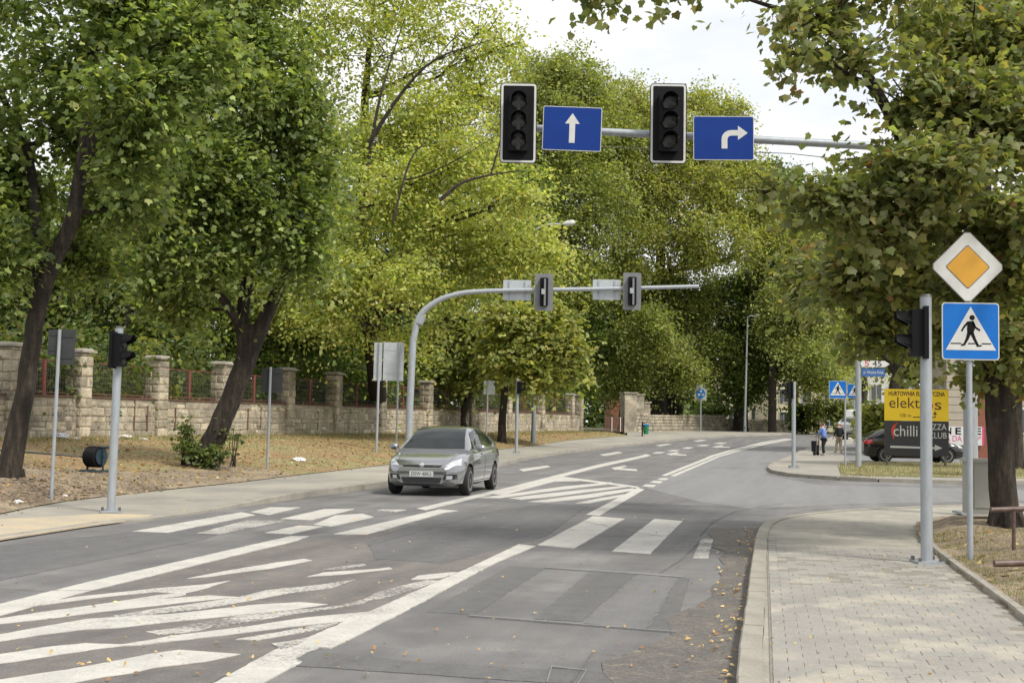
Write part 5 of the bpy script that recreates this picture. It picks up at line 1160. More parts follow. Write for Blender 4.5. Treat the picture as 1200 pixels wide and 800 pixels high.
def leaves_mesh(name, pos, nrm, size, tint, shape, material, droop=.5, want=None):
    N = len(pos); V, F = shape
    n = nrm / (np.linalg.norm(nrm, axis=1, keepdims=True) + 1e-9)
    d = RNG.normal(size=(N, 3)); d[:, 2] -= droop; d -= n * np.sum(d * n, axis=1, keepdims=True); d /= np.linalg.norm(d, axis=1, keepdims=True) + 1e-9
    x = np.cross(d, n)
    P = pos[:, None, :] + size[:, None, None] * (V[None, :, 0:1] * x[:, None, :] + V[None, :, 1:2] * d[:, None, :] + V[None, :, 2:3] * n[:, None, :])
    verts = P.reshape(-1, 3); nv = len(V); faces = (F[None] + (np.arange(N) * nv)[:, None, None]).reshape(-1, 3)
    me = bpy.data.meshes.new(name); me.vertices.add(len(verts)); me.vertices.foreach_set('co', verts.astype(np.float32).ravel())
    me.loops.add(faces.size); me.loops.foreach_set('vertex_index', faces.astype(np.int32).ravel()); me.polygons.add(len(faces))
    me.polygons.foreach_set('loop_start', np.arange(0, faces.size, 3, dtype=np.int32))
    at_ = me.attributes.new('tint', 'FLOAT_COLOR', 'POINT'); c = np.ones((N, nv, 4), np.float32); c[:, :, :3] = tint[:, None, :]; at_.data.foreach_set('color', c.ravel())
    me.materials.append(material); me.update(); me.validate(); return me
GAIN = 1.32
PAL = dict(
    maple=[((.110, .145, .044), .36), ((.155, .195, .064), .30), ((.066, .094, .030), .20), ((.23, .265, .095), .14)],
    dark=[((.060, .095, .026), .45), ((.095, .135, .034), .35), ((.14, .17, .04), .20)],
    lime=[((.27, .30, .085), .42), ((.35, .37, .125), .30), ((.165, .195, .056), .25), ((.42, .35, .11), .03)],
    mid=[((.18, .205, .062), .42), ((.24, .26, .082), .28), ((.11, .135, .042), .30)],
    midy=[((.235, .25, .074), .42), ((.18, .205, .060), .30), ((.33, .30, .09), .11), ((.11, .13, .040), .17)],
    near=[((.135, .150, .058), .42), ((.18, .195, .080), .30), ((.10, .125, .045), .18), ((.26, .24, .09), .07), ((.24, .13, .06), .01)],
    ivy=[((.08, .12, .04), .45), ((.13, .16, .05), .35), ((.18, .18, .07), .17), ((.15, .11, .06), .03)])
def pick(pal, N, k=None):
    cs = np.array([c for c, w in pal]); w = np.array([w for c, w in pal]); w = w / w.sum()
    idx = RNG.choice(len(cs), N, p=w); return cs[idx] * RNG.uniform(.82, 1.2, (N, 1)) * RNG.uniform(.93, 1.07, (N, 3))
HOLE = [-.17]
def crown_points(blobs, n, clump_r, flat=.55, per=26, shell=.5, up=.75, outw=.7, rn=.6, holes=None):
    w = np.array([(b[1][0] * b[1][1] * b[1][2]) ** .62 * (b[2] if len(b) > 2 else 1) for b in blobs]); w /= w.sum()
    holes = HOLE[0] if holes is None else holes
    P, Nn, CI = [], [], []
    nc = max(1, int(n * (1.3 if holes > -.5 else 1)) // per); k0 = 0
    for b, q in zip(blobs, w):
        c, r = np.array(b[0]), np.array(b[1]); k = max(3, int(nc * q))
        d = RNG.normal(size=(k, 3)); d /= np.linalg.norm(d, axis=1, keepdims=True)
        lob = np.array([1 + .32 * mn.noise(Vector((e[0] * 2.2 + c[0], e[1] * 2.2 + c[1], e[2] * 2.2 + c[2]))) for e in d])[:, None]
        rr = (shell + (1.02 - shell) * RNG.random((k, 1)) ** .6) * lob
        cc = c + d * rr * r
        if holes > -.5:
            f_ = 1.0 / (clump_r * 3.2); ok = np.array([mn.noise(Vector((e[0] * f_, e[1] * f_, e[2] * f_))) > holes for e in cc]); 
            if ok.sum() > 3: cc, d = cc[ok], d[ok]; k = len(cc)
        s = clump_r * RNG.uniform(.5, 1.4, (k, 1)); m = per
        ax = d * np.array([1, 1, .25]) + RNG.normal(size=(k, 3)) * .45 * np.array([1, 1, .4]); ax /= np.linalg.norm(ax, axis=1, keepdims=True) + 1e-9
        cn = up * np.array([0, 0, 1.]) + outw * .6 * d + RNG.normal(size=(k, 3)) * .42; cn -= ax * np.sum(cn * ax, axis=1, keepdims=True); cn /= np.linalg.norm(cn, axis=1, keepdims=True) + 1e-9
        sd = np.cross(cn, ax)
        a_ = RNG.normal(size=(k, m, 1)) * .95 * s[:, None, :]; b_ = RNG.normal(size=(k, m, 1)) * .55 * s[:, None, :]; c_ = RNG.normal(size=(k, m, 1)) * .20 * s[:, None, :] * (flat / .55)
        p = cc[:, None, :] + ax[:, None, :] * a_ + sd[:, None, :] * b_ + cn[:, None, :] * (c_ - .30 * (a_ ** 2 + b_ ** 2) / (clump_r + 1e-6))
        nn = cn[:, None, :] + rn * .62 * RNG.normal(size=(k, m, 3)) + .3 * (ax[:, None, :] * a_ + sd[:, None, :] * b_) / clump_r
        P.append(p.reshape(-1, 3)); Nn.append(nn.reshape(-1, 3)); CI.append(np.repeat(np.arange(k) + k0, m)); k0 += k
    return np.concatenate(P), np.concatenate(Nn), np.concatenate(CI), k0
def B(px_, py_, Y, rx, rz=None, w=1., dy=None):
    rz = rz or rx; c = at(px_, py_, Y); k = m_per_px(Y); r_ = (rx * k, (dy if dy else (rx + rz) / 2 * k), rz * k); return (tuple(c), r_, w)
def bez(a, b, c, n=6): return [a.lerp(b, i / n).lerp(b.lerp(c, i / n), i / n) for i in range(n + 1)]
def tree(name, label, cat, basep, stems, blobs, pal, n, size, shape=MID, clump_r=.6, bark='bark', group=None, rb=None, sub=4, limbs=True, droop=.5, per=26, shell=.5, twigs=0, extra_limbs=(), flat=.55, rn=.6, big=0):
    t = thing(name, label, cat, basep, 0, group)
    m = MB()
    for pts, rad in stems: 
        q = smooth_path(pts, 4); rads = np.interp(np.linspace(0, len(pts) - 1, len(q)), range(len(pts)), rad)
        q = [p + Vector((mn.noise(p * 1.7), mn.noise(p * 1.7 + Vector((9, 0, 0))), 0)) * .05 * float(rads[i]) * 4 * (1 if i > 1 else .3) for i, p in enumerate(q)]
        m.tube(q, [float(r_) for r_ in rads], 12)
        if pts is stems[0][0]:
            b = q[0]; r0 = float(rads[0])
            for k_ in range(6):
                a = k_ * 1.05 + .3; m.tube([b + Vector((math.cos(a) * r0 * .6, math.sin(a) * r0 * .6, r0 * 1.1)), b + Vector((math.cos(a) * r0 * .98, math.sin(a) * r0 * .98, .02)), b + Vector((math.cos(a) * r0 * 1.3, math.sin(a) * r0 * 1.3, -.12))], [r0 * .40, r0 * .26, r0 * .1], 7)
    m.build('trunk', M[bark], t, smooth=True, world=True)
    if limbs:
        m = MB(); allp = [(Vector(p), r_) for pts, rad in stems for p, r_ in zip(smooth_path(pts, 4), np.interp(np.linspace(0, len(pts) - 1, (len(pts) - 1) * 4 + 1), range(len(pts)), rad))]
        rr = random.Random(len(blobs) + n)
        for b in blobs:
            c = Vector(b[0]); r_ = Vector(b[1])
            if big and (c.z < 4.3 or scr(c)[0] > 1230 or scr(c)[0] < 850): continue
            cand_ = [(p, q) for p, q in allp if p.z < c.z + .3 * r_.z] or allp[-3:]
            p0, r0 = min(cand_, key=lambda s: (s[0] - c).length + .3 * abs(s[0].z - (c.z - .4 * (s[0].xy - c.xy).length)))
            L = (c - p0).length; rad = min(float(r0) * .6, .02 * L + .03) if rb is None else rb
            mid = p0.lerp(c, .5) + Vector((rr.uniform(-.1, .1) * L, rr.uniform(-.1, .1) * L, -.06 * L))
            if twigs: m = MB()
            lp = bez(p0, mid, c, 6); m.tube(lp, [rad * (1 - .7 * i / 6) for i in range(7)], 7)
            for k_ in range(sub):
                s0 = lp[rr.randint(3, 6)]; e = c + Vector((rr.uniform(-1, 1) * r_.x, rr.uniform(-1, 1) * r_.y, rr.uniform(-.7, .9) * r_.z)) * .85
                md = s0.lerp(e, .5) + Vector((0, 0, rr.uniform(-.1, .12) * (e - s0).length)); bp = bez(s0, md, e, 5); m.tube(bp, [rad * .35 * (1 - .8 * i / 5) + .006 for i in range(6)], 5, caps=False)
                for _ in range(twigs):
                    s1 = bp[rr.randint(1, 4)]; e1 = s1 + Vector((rr.gauss(0, 1), rr.gauss(0, 1), rr.gauss(.1, .7))) * .28 * (e - s0).length; m.tube([s1, s1.lerp(e1, .5) + Vector((0, 0, .04)), e1], [rad * .14 + .005, rad * .1 + .004, .004], 4, caps=False)
            if twigs: m.build('branch', M[bark], t, smooth=True, world=True)
        for pts, rad in extra_limbs:
            m2 = MB(); m2.tube(smooth_path(pts, 4), [float(x) for x in np.interp(np.linspace(0, len(pts) - 1, (len(pts) - 1) * 4 + 1), range(len(pts)), [q * .62 for q in rad])], 8); m2.build('limb', M[bark], t, smooth=True, world=True)
        if not twigs: m.build('branches', M[bark], t, smooth=True, world=True)
    P_, N_, CI, K = crown_points(blobs, n, clump_r, per=per, shell=shell, flat=flat, rn=rn)
    if big:
        vv = P_ - np.array(CAM); fw = vv @ np.array(Fw); X = 600 + 1500 * (vv @ np.array(Rt)) / fw; Y_ = 400 - 1500 * (vv @ np.array(Up)) / fw
        bad = ((X < 892) & (Y_ > 45)) | ((X > 1083) & (X < 1182) & (Y_ > 262) & (Y_ < 430) & (P_[:, 1] < 15.2)) | ((X < 1125) & (Y_ > 448)) | ((X < 1000) & (Y_ > 425)) | (Y_ > 480) | ((X > 1000) & (X < 1050) & (Y_ > 418))
        P_, N_, CI = P_[~bad], N_[~bad], CI[~bad]
    tint = pick(PAL[pal], len(P_)) * RNG.uniform(.72, 1.30, (K, 1))[CI] * GAIN
    s_ = size * RNG.uniform(.65, 1.25, len(P_)); off = np.array(t.location)
    if big:
        d = np.linalg.norm(P_ - np.array(CAM), axis=1); idx = np.argsort(d)[:big * 3]
        vv = P_[idx] - np.array(CAM); fw = vv @ np.array(Fw); X = 600 + 1500 * (vv @ np.array(Rt)) / fw; Y_ = 400 - 1500 * (vv @ np.array(Up)) / fw
        ok = (X > 0) & (X < 1200) & (Y_ > 0) & (Y_ < 800); idx = idx[ok][:big]
        keep = np.ones(len(P_), bool); keep[idx] = False
        lm = [leaves_mesh('leaf', np.zeros((1, 3)), np.array([[0, 0, 1.]]), np.array([1.]), pick(PAL[pal], 1), shape, M['leaf']) for _ in range(8)]
        for i in idx:
            q = Vector(N_[i]).normalized().to_track_quat('Z', 'Y'); o = link('leaf', random.choice(lm), t, Vector(P_[i] - off)); e = q.to_euler(); o.rotation_euler = (q @ Euler((0, 0, random.uniform(0, 6.28))).to_quaternion()).to_euler(); o.scale = (s_[i],) * 3
        P_, N_, tint, s_ = P_[keep], N_[keep], tint[keep], s_[keep]
    me = leaves_mesh('crown', P_ - off, N_, s_, tint, shape, M['leaf'], droop); o = link('crown', me, t); o['kind'] = 'stuff'
    return t
V = lambda x, y, Y: at(x, y, Y)
# left maple 1
b = hit(12, 556); Y = b.y
tree('maple_tree', 'leftmost dark green maple with slender leaning trunk on the dirt heap', 'tree', b,
     [([V(10, 570, Y), V(12, 545, Y), V(27, 470, Y), V(38, 400, Y), V(52, 330, Y), V(82, 265, Y), V(95, 200, Y), V(104, 120, Y), V(112, 40, Y), V(120, -60, Y)], [.27, .22, .175, .165, .16, .145, .125, .10, .075, .04]),
      ([V(50, 335, Y), V(44, 300, Y + .3), V(40, 240, Y + .6), V(30, 170, Y + 1), V(-10, 90, Y + 1)], [.16, .13, .1, .08, .05]),
      ([V(92, 210, Y), V(130, 130, Y - .5), V(160, 80, Y - 1), V(185, 40, Y - 1)], [.12, .10, .08, .05])],
     [B(20, 215, Y + 1.8, 55, 45), B(110, 150, Y + 1.6, 60, 45), B(160, 110, Y - 1.5, 60, 50), B(150, 190, Y - 1, 35, 35), B(60, 80, Y + .5, 75, 55, .55), B(150, 20, Y, 90, 50), B(220, 60, Y - 1, 60, 60), B(-50, 150, Y, 70, 80, .6), B(60, -20, Y, 110, 50, .8), B(140, 240, Y + 1, 50, 40), B(90, 300, Y + 2, 45, 30), B(-10, 290, Y - .5, 48, 45), B(-40, 250, Y, 50, 60), B(210, -30, Y, 80, 50)],
     'maple', 42000, .125, MID, .36, twigs=2, shell=.35, per=20)
# left maple 2, leaning
b = hit(240, 547); Y = b.y
t2 = tree('maple_tree', 'dark maple with thick trunk leaning right beside the dark sign back', 'tree', b,
     [([V(232, 560, Y), V(238, 540, Y), V(257, 500, Y), V(276, 455, Y), V(290, 415, Y), V(293, 380, Y)], [.40, .32, .27, .26, .27, .22]),
      ([V(289, 420, Y), V(284, 375, Y), V(291, 320, Y), V(293, 270, Y), V(285, 180, Y), V(270, 100, Y), V(265, 0, Y)], [.21, .17, .15, .13, .10, .08, .04]),
      ([V(291, 418, Y), V(309, 375, Y), V(330, 330, Y + .3), V(355, 280, Y + .5), V(370, 200, Y + .5), V(350, 90, Y)], [.23, .19, .155, .12, .08, .05]),
      ([V(284, 385, Y), V(262, 352, Y - .4), V(225, 310, Y - .8), V(200, 270, Y - 1)], [.14, .11, .08, .05])],
     [B(200, 250, Y - 1, 60, 50), B(250, 200, Y - 1.5, 75, 60), B(320, 240, Y - 1, 65, 50), B(345, 170, Y, 55, 60), B(240, 120, Y - 1, 80, 60), B(300, 60, Y, 75, 60), B(230, 20, Y, 80, 60), B(190, 330, Y - .5, 45, 35), B(240, 300, Y - 1.5, 45, 38), B(345, 300, Y - .5, 45, 45), B(330, 120, Y - 1, 60, 40), B(160, 180, Y + 1, 60, 60), B(270, -50, Y, 120, 50), B(368, 245, Y, 28, 45), B(220, 360, Y + .5, 35, 22)],
     'maple', 66000, .135, MID, .38, twigs=1, shell=.3, per=20)
# suckers and ivy at its foot
def shrub(name, label, cat, blobs, pal, n, size, shape=OVAL, clump_r=.22, stems=5, kind=None, group=None, shell=.3):
    c = Vector(blobs[0][0]); zg = drop(c.x, c.y); zg = zg if zg > -5 else c.z - blobs[0][1][2]; t = thing(name, label, cat, (c.x, c.y, zg), 0, group); m = MB()
    for b_ in blobs:
        m = MB()
        for k_ in range(stems):
            e = Vector(b_[0]) + Vector((random.uniform(-.7, .7) * b_[1][0], random.uniform(-.7, .7) * b_[1][1], random.uniform(-.2, .8) * b_[1][2])); s0 = Vector((b_[0][0] + random.uniform(-.1, .1), b_[0][1], zg))
            m.tube([s0, s0.lerp(e, .5) + Vector((random.uniform(-.08, .08), 0, .05)), e], [.02, .014, .006], 5)
        m.build('stems', M['barkgrey'], t, world=True)
    P_, N_, CI, K = crown_points(blobs, n, clump_r, per=14, shell=shell)
    tint = pick(PAL[pal], len(P_)) * RNG.uniform(.8, 1.2, (K, 1))[CI]
    o = link('foliage', leaves_mesh('foliage', P_ - np.array(t.location), N_, size * RNG.uniform(.6, 1.3, len(P_)), tint, shape, M['leaf']), t); o['kind'] = 'stuff'; return t
shrub('shrub', 'leafy suckers growing round the foot of the leaning maple trunk', 'shrub', [B(222, 530, Y - .4, 14, 16), B(252, 533, Y - .6, 18, 13), B(218, 505, Y - .2, 9, 18, .5), B(272, 512, Y - .2, 12, 12, .4)], 'maple', 1900, .09, MID, .14)
# yellow-green tree reaching over the far gantry
yc = 56.
tb_ = at(445, 505, 69); tb_.z = .86
tree('box_elder_tree', 'huge yellow green feathery tree in the middle reaching over the far gantry', 'tree', tb_,
     [([tb_, V(440, 430, 60), V(430, 350, 59), V(425, 260, 58), V(425, 180, 58), V(430, 90, 58), V(440, -20, 58)], [.5, .42, .38, .32, .25, .16, .06]),
      ([V(430, 350, 59), V(400, 270, 57), V(380, 190, 56), V(360, 100, 56), V(350, 0, 56)], [.25, .22, .16, .1, .05])],
     [B(450, 60, yc, 85, 55, .6), B(530, 60, yc, 65, 45, .5), B(380, 40, yc, 60, 60, .4), B(420, 150, yc, 75, 55), B(500, 140, yc - 1, 75, 45), B(560, 110, yc, 45, 35, .6), B(540, 190, yc - 3, 70, 45), B(460, 230, yc - 3, 85, 55), B(390, 250, yc - 3, 55, 65), B(610, 230, yc - 4, 45, 40, .6), B(530, 270, yc, 80, 45), B(600, 290, yc + 1, 55, 40, .8), B(440, 320, yc - 4, 80, 45), B(520, 325, yc, 60, 35), B(640, 300, yc + 2, 32, 42, .5), B(390, 350, yc - 3, 50, 50), B(470, 375, yc - 2, 50, 35), B(590, 50, yc, 35, 40, .35), B(340, 10, yc, 60, 50, .4), B(480, -20, yc, 120, 40, .5), B(330, 330, yc, 45, 60)],
     'lime', 95000, .20, OVAL, .75, twigs=3, shell=.2, sub=7, per=34, flat=.4,
     extra_limbs=[([V(428, 175, 52), V(470, 110, 51.5), V(510, 70, 51), V(565, 50, 51)], [.16, .11, .07, .03]), ([V(430, 200, 52), V(442, 130, 52), V(455, 80, 52), V(475, 20, 52)], [.14, .10, .06, .03]), ([V(515, 235, 46), V(540, 215, 46), V(575, 205, 46), V(610, 200, 46)], [.12, .09, .06, .03]), ([V(575, 205, 46), V(585, 170, 46), V(590, 140, 46)], [.06, .04, .02]), ([V(440, 205, 51), V(480, 210, 51), V(530, 190, 50), V(580, 160, 50)], [.09, .07, .05, .02]), ([V(460, 260, 49), V(480, 190, 49), V(500, 165, 49)], [.08, .06, .03])])
# small maples along the pavement
b = hit(546, 508); b = at(546, 505, 74); b.z = drop(b.x, b.y)
tree('maple_tree', 'small bushy maple with short leaning trunk directly behind the grey car roof', 'tree', b, [([b, V(541, 490, 74), V(549, 466, 74), V(552, 440, 74), V(548, 400, 74)], [.26, .23, .20, .17, .08])],
     [B(520, 430, 73, 38, 28), B(560, 400, 74, 42, 32), B(500, 400, 75, 35, 28), B(540, 375, 74, 38, 22), B(585, 425, 74, 32, 25), B(545, 438, 73, 38, 15), B(500, 438, 74, 20, 13)], 'mid', 24000, .24, MID, .5, shell=.3)
b = hit(588, 518); Y = b.y
tree('maple_tree', 'slim maple with yellowing crown behind the thin signal post', 'tree', b, [([b, V(589, 490, Y), V(592, 450, Y), V(600, 400, Y), V(610, 370, Y)], [.25, .21, .18, .14, .08])],
     [B(610, 400, Y, 45, 30), B(640, 420, Y, 40, 28), B(590, 375, Y, 35, 22), B(650, 380, Y, 30, 25), B(630, 436, Y, 34, 15), B(668, 410, Y, 20, 24), B(600, 428, Y - 1, 25, 16)], 'midy', 24000, .26, MID, .55, shell=.3)
# big park trees behind the wall
def park_tree(label, x, yb, Y, blobs, pal, n, size=.34, r=.5, bark='barkgrey', lean_=0, ztop=200, clump=1.1, **kw):
    b = at(x, yb, Y); b.z = .86 if Y < 400 else b.z
    tree('park_tree', label, 'tree', b, [([b, V(x + lean_ * .2, yb - 60, Y), V(x + lean_ * .5, (yb + ztop) / 2, Y), V(x + lean_, ztop, Y)], [r * 1.15, r, r * .75, r * .25])], [B(*q) for q in blobs], pal, int(n * (1.5 if Y < 95 else 2.4)), size * (.85 if Y < 95 else .68), OVAL, clump * .8, bark, 'tall trees behind the park wall', shell=.35, sub=4, per=30, **kw)
park_tree('tall mid green park tree with rounded top left of the first lane sign', 655, 490, 105, [(620, 110, 104, 55, 50), (660, 90, 105, 45, 38), (650, 170, 103, 70, 55), (600, 190, 102, 50, 60), (680, 240, 102, 70, 55), (620, 270, 102, 60, 50), (700, 160, 106, 50, 50), (690, 100, 107, 30, 28, .6), (660, 330, 102, 55, 45)], 'mid', 42000, .42, .55, ztop=120)
park_tree('broad park tree with pale yellowish crown between the two lane signs', 770, 490, 112, [(735, 130, 112, 45, 38), (770, 170, 110, 60, 50), (820, 150, 113, 45, 50), (850, 130, 114, 25, 30, .7), (730, 210, 109, 60, 50), (800, 230, 108, 65, 50), (850, 200, 111, 45, 50), (760, 290, 107, 70, 40), (840, 280, 106, 60, 40), (885, 240, 108, 35, 35), (700, 330, 108, 40, 35), (912, 280, 108, 20, 22)], 'midy', 52000, .42, .6, ztop=150, lean_=8)
park_tree('dark park tree with trunk showing below the first lane sign', 735, 500, 118, [(700, 380, 116, 50, 50), (745, 400, 115, 45, 55), (690, 440, 117, 45, 30), (720, 330, 117, 50, 40)], 'dark', 22000, .45, .7, ztop=300)
park_tree('green tree in the middle of the far row with low bright crown', 790, 492, 120, [(760, 390, 104, 40, 32), (800, 360, 112, 45, 40), (730, 440, 106, 32, 22), (790, 430, 108, 38, 25), (775, 350, 112, 50, 35)], 'mid', 24000, .38, .8, ztop=300, lean_=-6)
park_tree('dark crowned tree beside the slim lamp pole at the bend', 868, 498, 116, [(860, 360, 114, 45, 40), (890, 390, 112, 45, 40), (850, 420, 112, 35, 35), (900, 425, 113, 30, 20), (905, 330, 116, 40, 50), (870, 450, 115, 30, 22)], 'dark', 30000, .42, .6, ztop=320)
park_tree('mid green tree at the bend right of the slim lamp pole', 905, 500, 110, [(925, 300, 112, 40, 50), (930, 370, 108, 45, 45), (945, 412, 106, 38, 22), (960, 400, 110, 35, 35), (830, 400, 110, 25, 35)], 'mid', 28000, .40, .33, ztop=300)
park_tree('grey green tree top rising behind the right lane sign', 930, 500, 130, [(920, 230, 130, 45, 40), (955, 260, 128, 50, 60), (990, 330, 125, 50, 70), (900, 210, 132, 25, 25), (1000, 250, 128, 40, 50), (970, 380, 122, 50, 50)], 'dark', 26000, .5, .5, ztop=240)
park_tree('pale green tree over the far parked cars', 1012, 500, 118, [(985, 420, 116, 32, 26), (1000, 390, 116, 40, 35), (960, 440, 112, 28, 18), (1030, 400, 120, 35, 30)], 'lime', 14000, .42, .35, ztop=380)
for i, (x, Y, pal_, lab) in enumerate(((30, 52, 'ivy', 'shady tree behind the wall left of the leftmost sign'), (150, 50, 'ivy', 'leafy tree behind the wall above the left signal'), (235, 56, 'maple', 'yellowish tree behind the wall beside the leaning trunk'), (330, 60, 'dark', 'dark tree behind the wall over the dark sign back'), (400, 66, 'dark', 'dark tree behind the wall left of the pale panel signs'), (480, 76, 'dark', 'dark tree behind the wall by the far gantry upright'), (570, 90, 'dark', 'dark tree behind the wall and the two slim maples'), (640, 105, 'dark', 'dark tree behind the wall near the park gate'))):
    park_tree(lab, x, 470, Y, [(x - 20, 405, Y, 55, 45), (x + 30, 380, Y + 1, 55, 45), (x, 330, Y + 1, 65, 45), (x + 10, 450, Y - 1, 55, 22), (x - 30, 285, Y + 2, 60, 45, .8)] + ([(x, 220, Y + 3, 80, 60, .5)] if x > 200 else []), pal_, 21000, .26 if Y < 70 else .4, .3, ztop=330, clump=.7)
park_tree('light green tree filling the top left corner behind the leftmost maple', 20, 470, 62, [(20, 60, 62, 70, 60, .35), (-30, 170, 62, 60, 60, .4), (90, 250, 62, 90, 60, .8), (0, 380, 60, 60, 60), (180, 280, 62, 90, 60, .8), (250, 370, 62, 60, 50), (130, 370, 60, 70, 60)], 'maple', 30000, .26, .35, ztop=60, clump=.7)
# undergrowth behind the wall
UB = [(27, 'ivy', 'brownish ivy bush over the railing left of the leftmost sign'), (74, 'ivy', 'ivy bush behind the wall beside the leftmost sign back'), (121, 'dark', 'dark bush behind the railing left of the first signal post'), (168, 'midy', 'yellowing climber behind the railing right of the first signal post'),
      (215, 'ivy', 'dusty ivy bush behind the railing before the leaning trunk'), (262, 'ivy', 'brown green bush hidden behind the leaning trunk'), (309, 'dark', 'dark bush behind the railing by the dark sign back'), (356, 'ivy', 'ivy bush behind the bay right of the dark sign back'), (403, 'dark', 'dark bush behind the railing left of the pale panels'), (450, 'dark', 'dark bush behind the wall at the pale panels'),
      (497, 'mid', 'green bush behind the wall beside the far gantry upright'), (544, 'dark', 'dark bush behind the wall at the small bushy maple'), (591, 'ivy', 'brownish bush behind the wall at the slim maple'), (638, 'midy', 'yellow green bush over the wall right of the slim maple'), (685, 'dark', 'dark bush behind the wall just left of the park gate')]
for i, (x, pal_, lab) in enumerate(UB):
    s_ = s_of_px(x); q = wp(s_, -1.9 - .4 * (i % 2), 1.0 + .4 * random.random())
    shrub('hedge_bush', lab, 'bush', [((q.x, q.y, q.z + .1), (1.9, .9, 1.3)), ((q.x + .8, q.y + 1.5, q.z + 1.1), (1.7, 1., 1.5))], pal_, 2600, .15, MID, .35, group='bushes behind the park wall railing', shell=.5)
for x, y, Y, rx, rz, lab, pal_ in ((938, 487, 118, 9, 14, 'dark upright conifer bush before the cream house', 'dark'), (957, 486, 116, 10, 16, 'light green bush before the cream house', 'mid'), (982, 479, 112, 10, 8, 'round green bush above the silver car', 'mid'), (835, 480, 128, 22, 20, 'dense bush behind the round blue sign', 'dark'), (1024, 490, 75, 12, 22, 'bright green bush left of the yellow board', 'lime'), (640, 478, 100, 10, 14, 'pale bush over the park wall by the gate', 'midy')):
    shrub('bush', lab, 'bush', [B(x, y, Y, rx, rz), B(x + rx * .4, y + rz * .4, Y - .3, rx * .7, rz * .6)], pal_, 2600, .3, MID, .45, shell=.5)
fw_blobs = [((X_, 178 + 6 * math.sin(X_), base(180) + 3.5 + 2.5 * random.random()), (9, 5, 5.5)) for X_ in range(-90, 40, 9)] + [((X_, 200, base(180) + 4), (10, 5, 6)) for X_ in range(40, 190, 11)]
P_, N_, CI, K = crown_points(fw_blobs, 110000, 1.3, per=26, shell=.5, holes=-1)
o = link('far_woods', leaves_mesh('far_woods', P_, N_, .8 * RNG.uniform(.7, 1.3, len(P_)), pick(PAL['dark'], len(P_)) * RNG.uniform(.75, 1.25, (K, 1))[CI] * 1.2, OVAL, M['leaf'])); tag(o, 'far belt of dark green trees closing the view behind the park and houses', 'woods', kind='stuff')
# trees on the right behind the island
b = at(1052, 520, 70); b.z = .2
tree('street_tree', 'dark trunked tree leaning behind the yellow board', 'tree', b, [([b, V(1046, 470, 70), V(1052, 430, 70), V(1048, 380, 70), V(1040, 330, 70)], [.35, .3, .26, .2, .1]), ([V(1050, 440, 70), V(1032, 410, 70), V(1020, 370, 70)], [.16, .12, .06])],
     [B(1040, 350, 70, 55, 45, .8), B(1090, 330, 72, 50, 50), B(1100, 420, 72, 40, 30, .7), B(1045, 420, 72, 35, 16, .4), B(1140, 380, 72, 40, 50), B(1075, 440, 74, 25, 14, .5)], 'mid', 16000, .26, MID, .6)
b = at(1190, 520, 48); b.z = .2
tree('street_tree', 'shady tree behind the near maple at the right edge', 'tree', b, [([b, V(1190, 440, 48), V(1195, 350, 48), V(1200, 250, 48)], [.3, .25, .2, .1])],
     [B(1180, 350, 48, 60, 50), B(1200, 410, 48, 40, 25), B(1150, 420, 50, 30, 22, .6), B(1220, 280, 48, 80, 60)], 'dark', 14000, .2, MID, .5)
# near maple
HOLE[0] = -.32
b = hit(1178, 614); Y = b.y
nb = [B(1150, 330, Y - 2, 60, 40), B(1050, 260, Y - 2.5, 65, 40), B(1180, 250, Y - 2.5, 70, 50), B(970, 235, Y - 3, 50, 30, .8), B(1100, 200, Y - 3, 80, 45), B(1020, 190, Y - 1.5, 45, 30, .6), B(1180, 130, Y - 2, 80, 60), B(1080, 110, Y - 2, 70, 50), B(1010, 60, Y - 2.5, 60, 35, .55), B(960, 20, Y - 2.5, 55, 25, .5), B(1140, 40, Y - 1, 90, 50), B(930, 60, Y - 3, 28, 30, .3), B(1000, 320, Y - 1, 55, 40), B(1035, 385, Y - .5, 38, 35, .8), B(1010, 430, Y - .2, 22, 18, .5), B(1120, 390, Y + .5, 55, 35), B(1190, 400, Y - .5, 45, 35), B(1070, 320, Y, 60, 40), B(1260, 300, Y, 80, 120), B(700, -8, Y - 3, 26, 16, .5), B(780, -35, Y - 3, 60, 20, .6), B(900, 215, Y - 2, 26, 22, .45), B(1180, 20, Y + 2, 120, 60), B(1260, 120, Y, 90, 90), B(935, 330, Y + 6, 30, 40, .5), B(1000, -40, Y - 2, 120, 30), B(1160, 440, Y + .3, 50, 18, .5)]
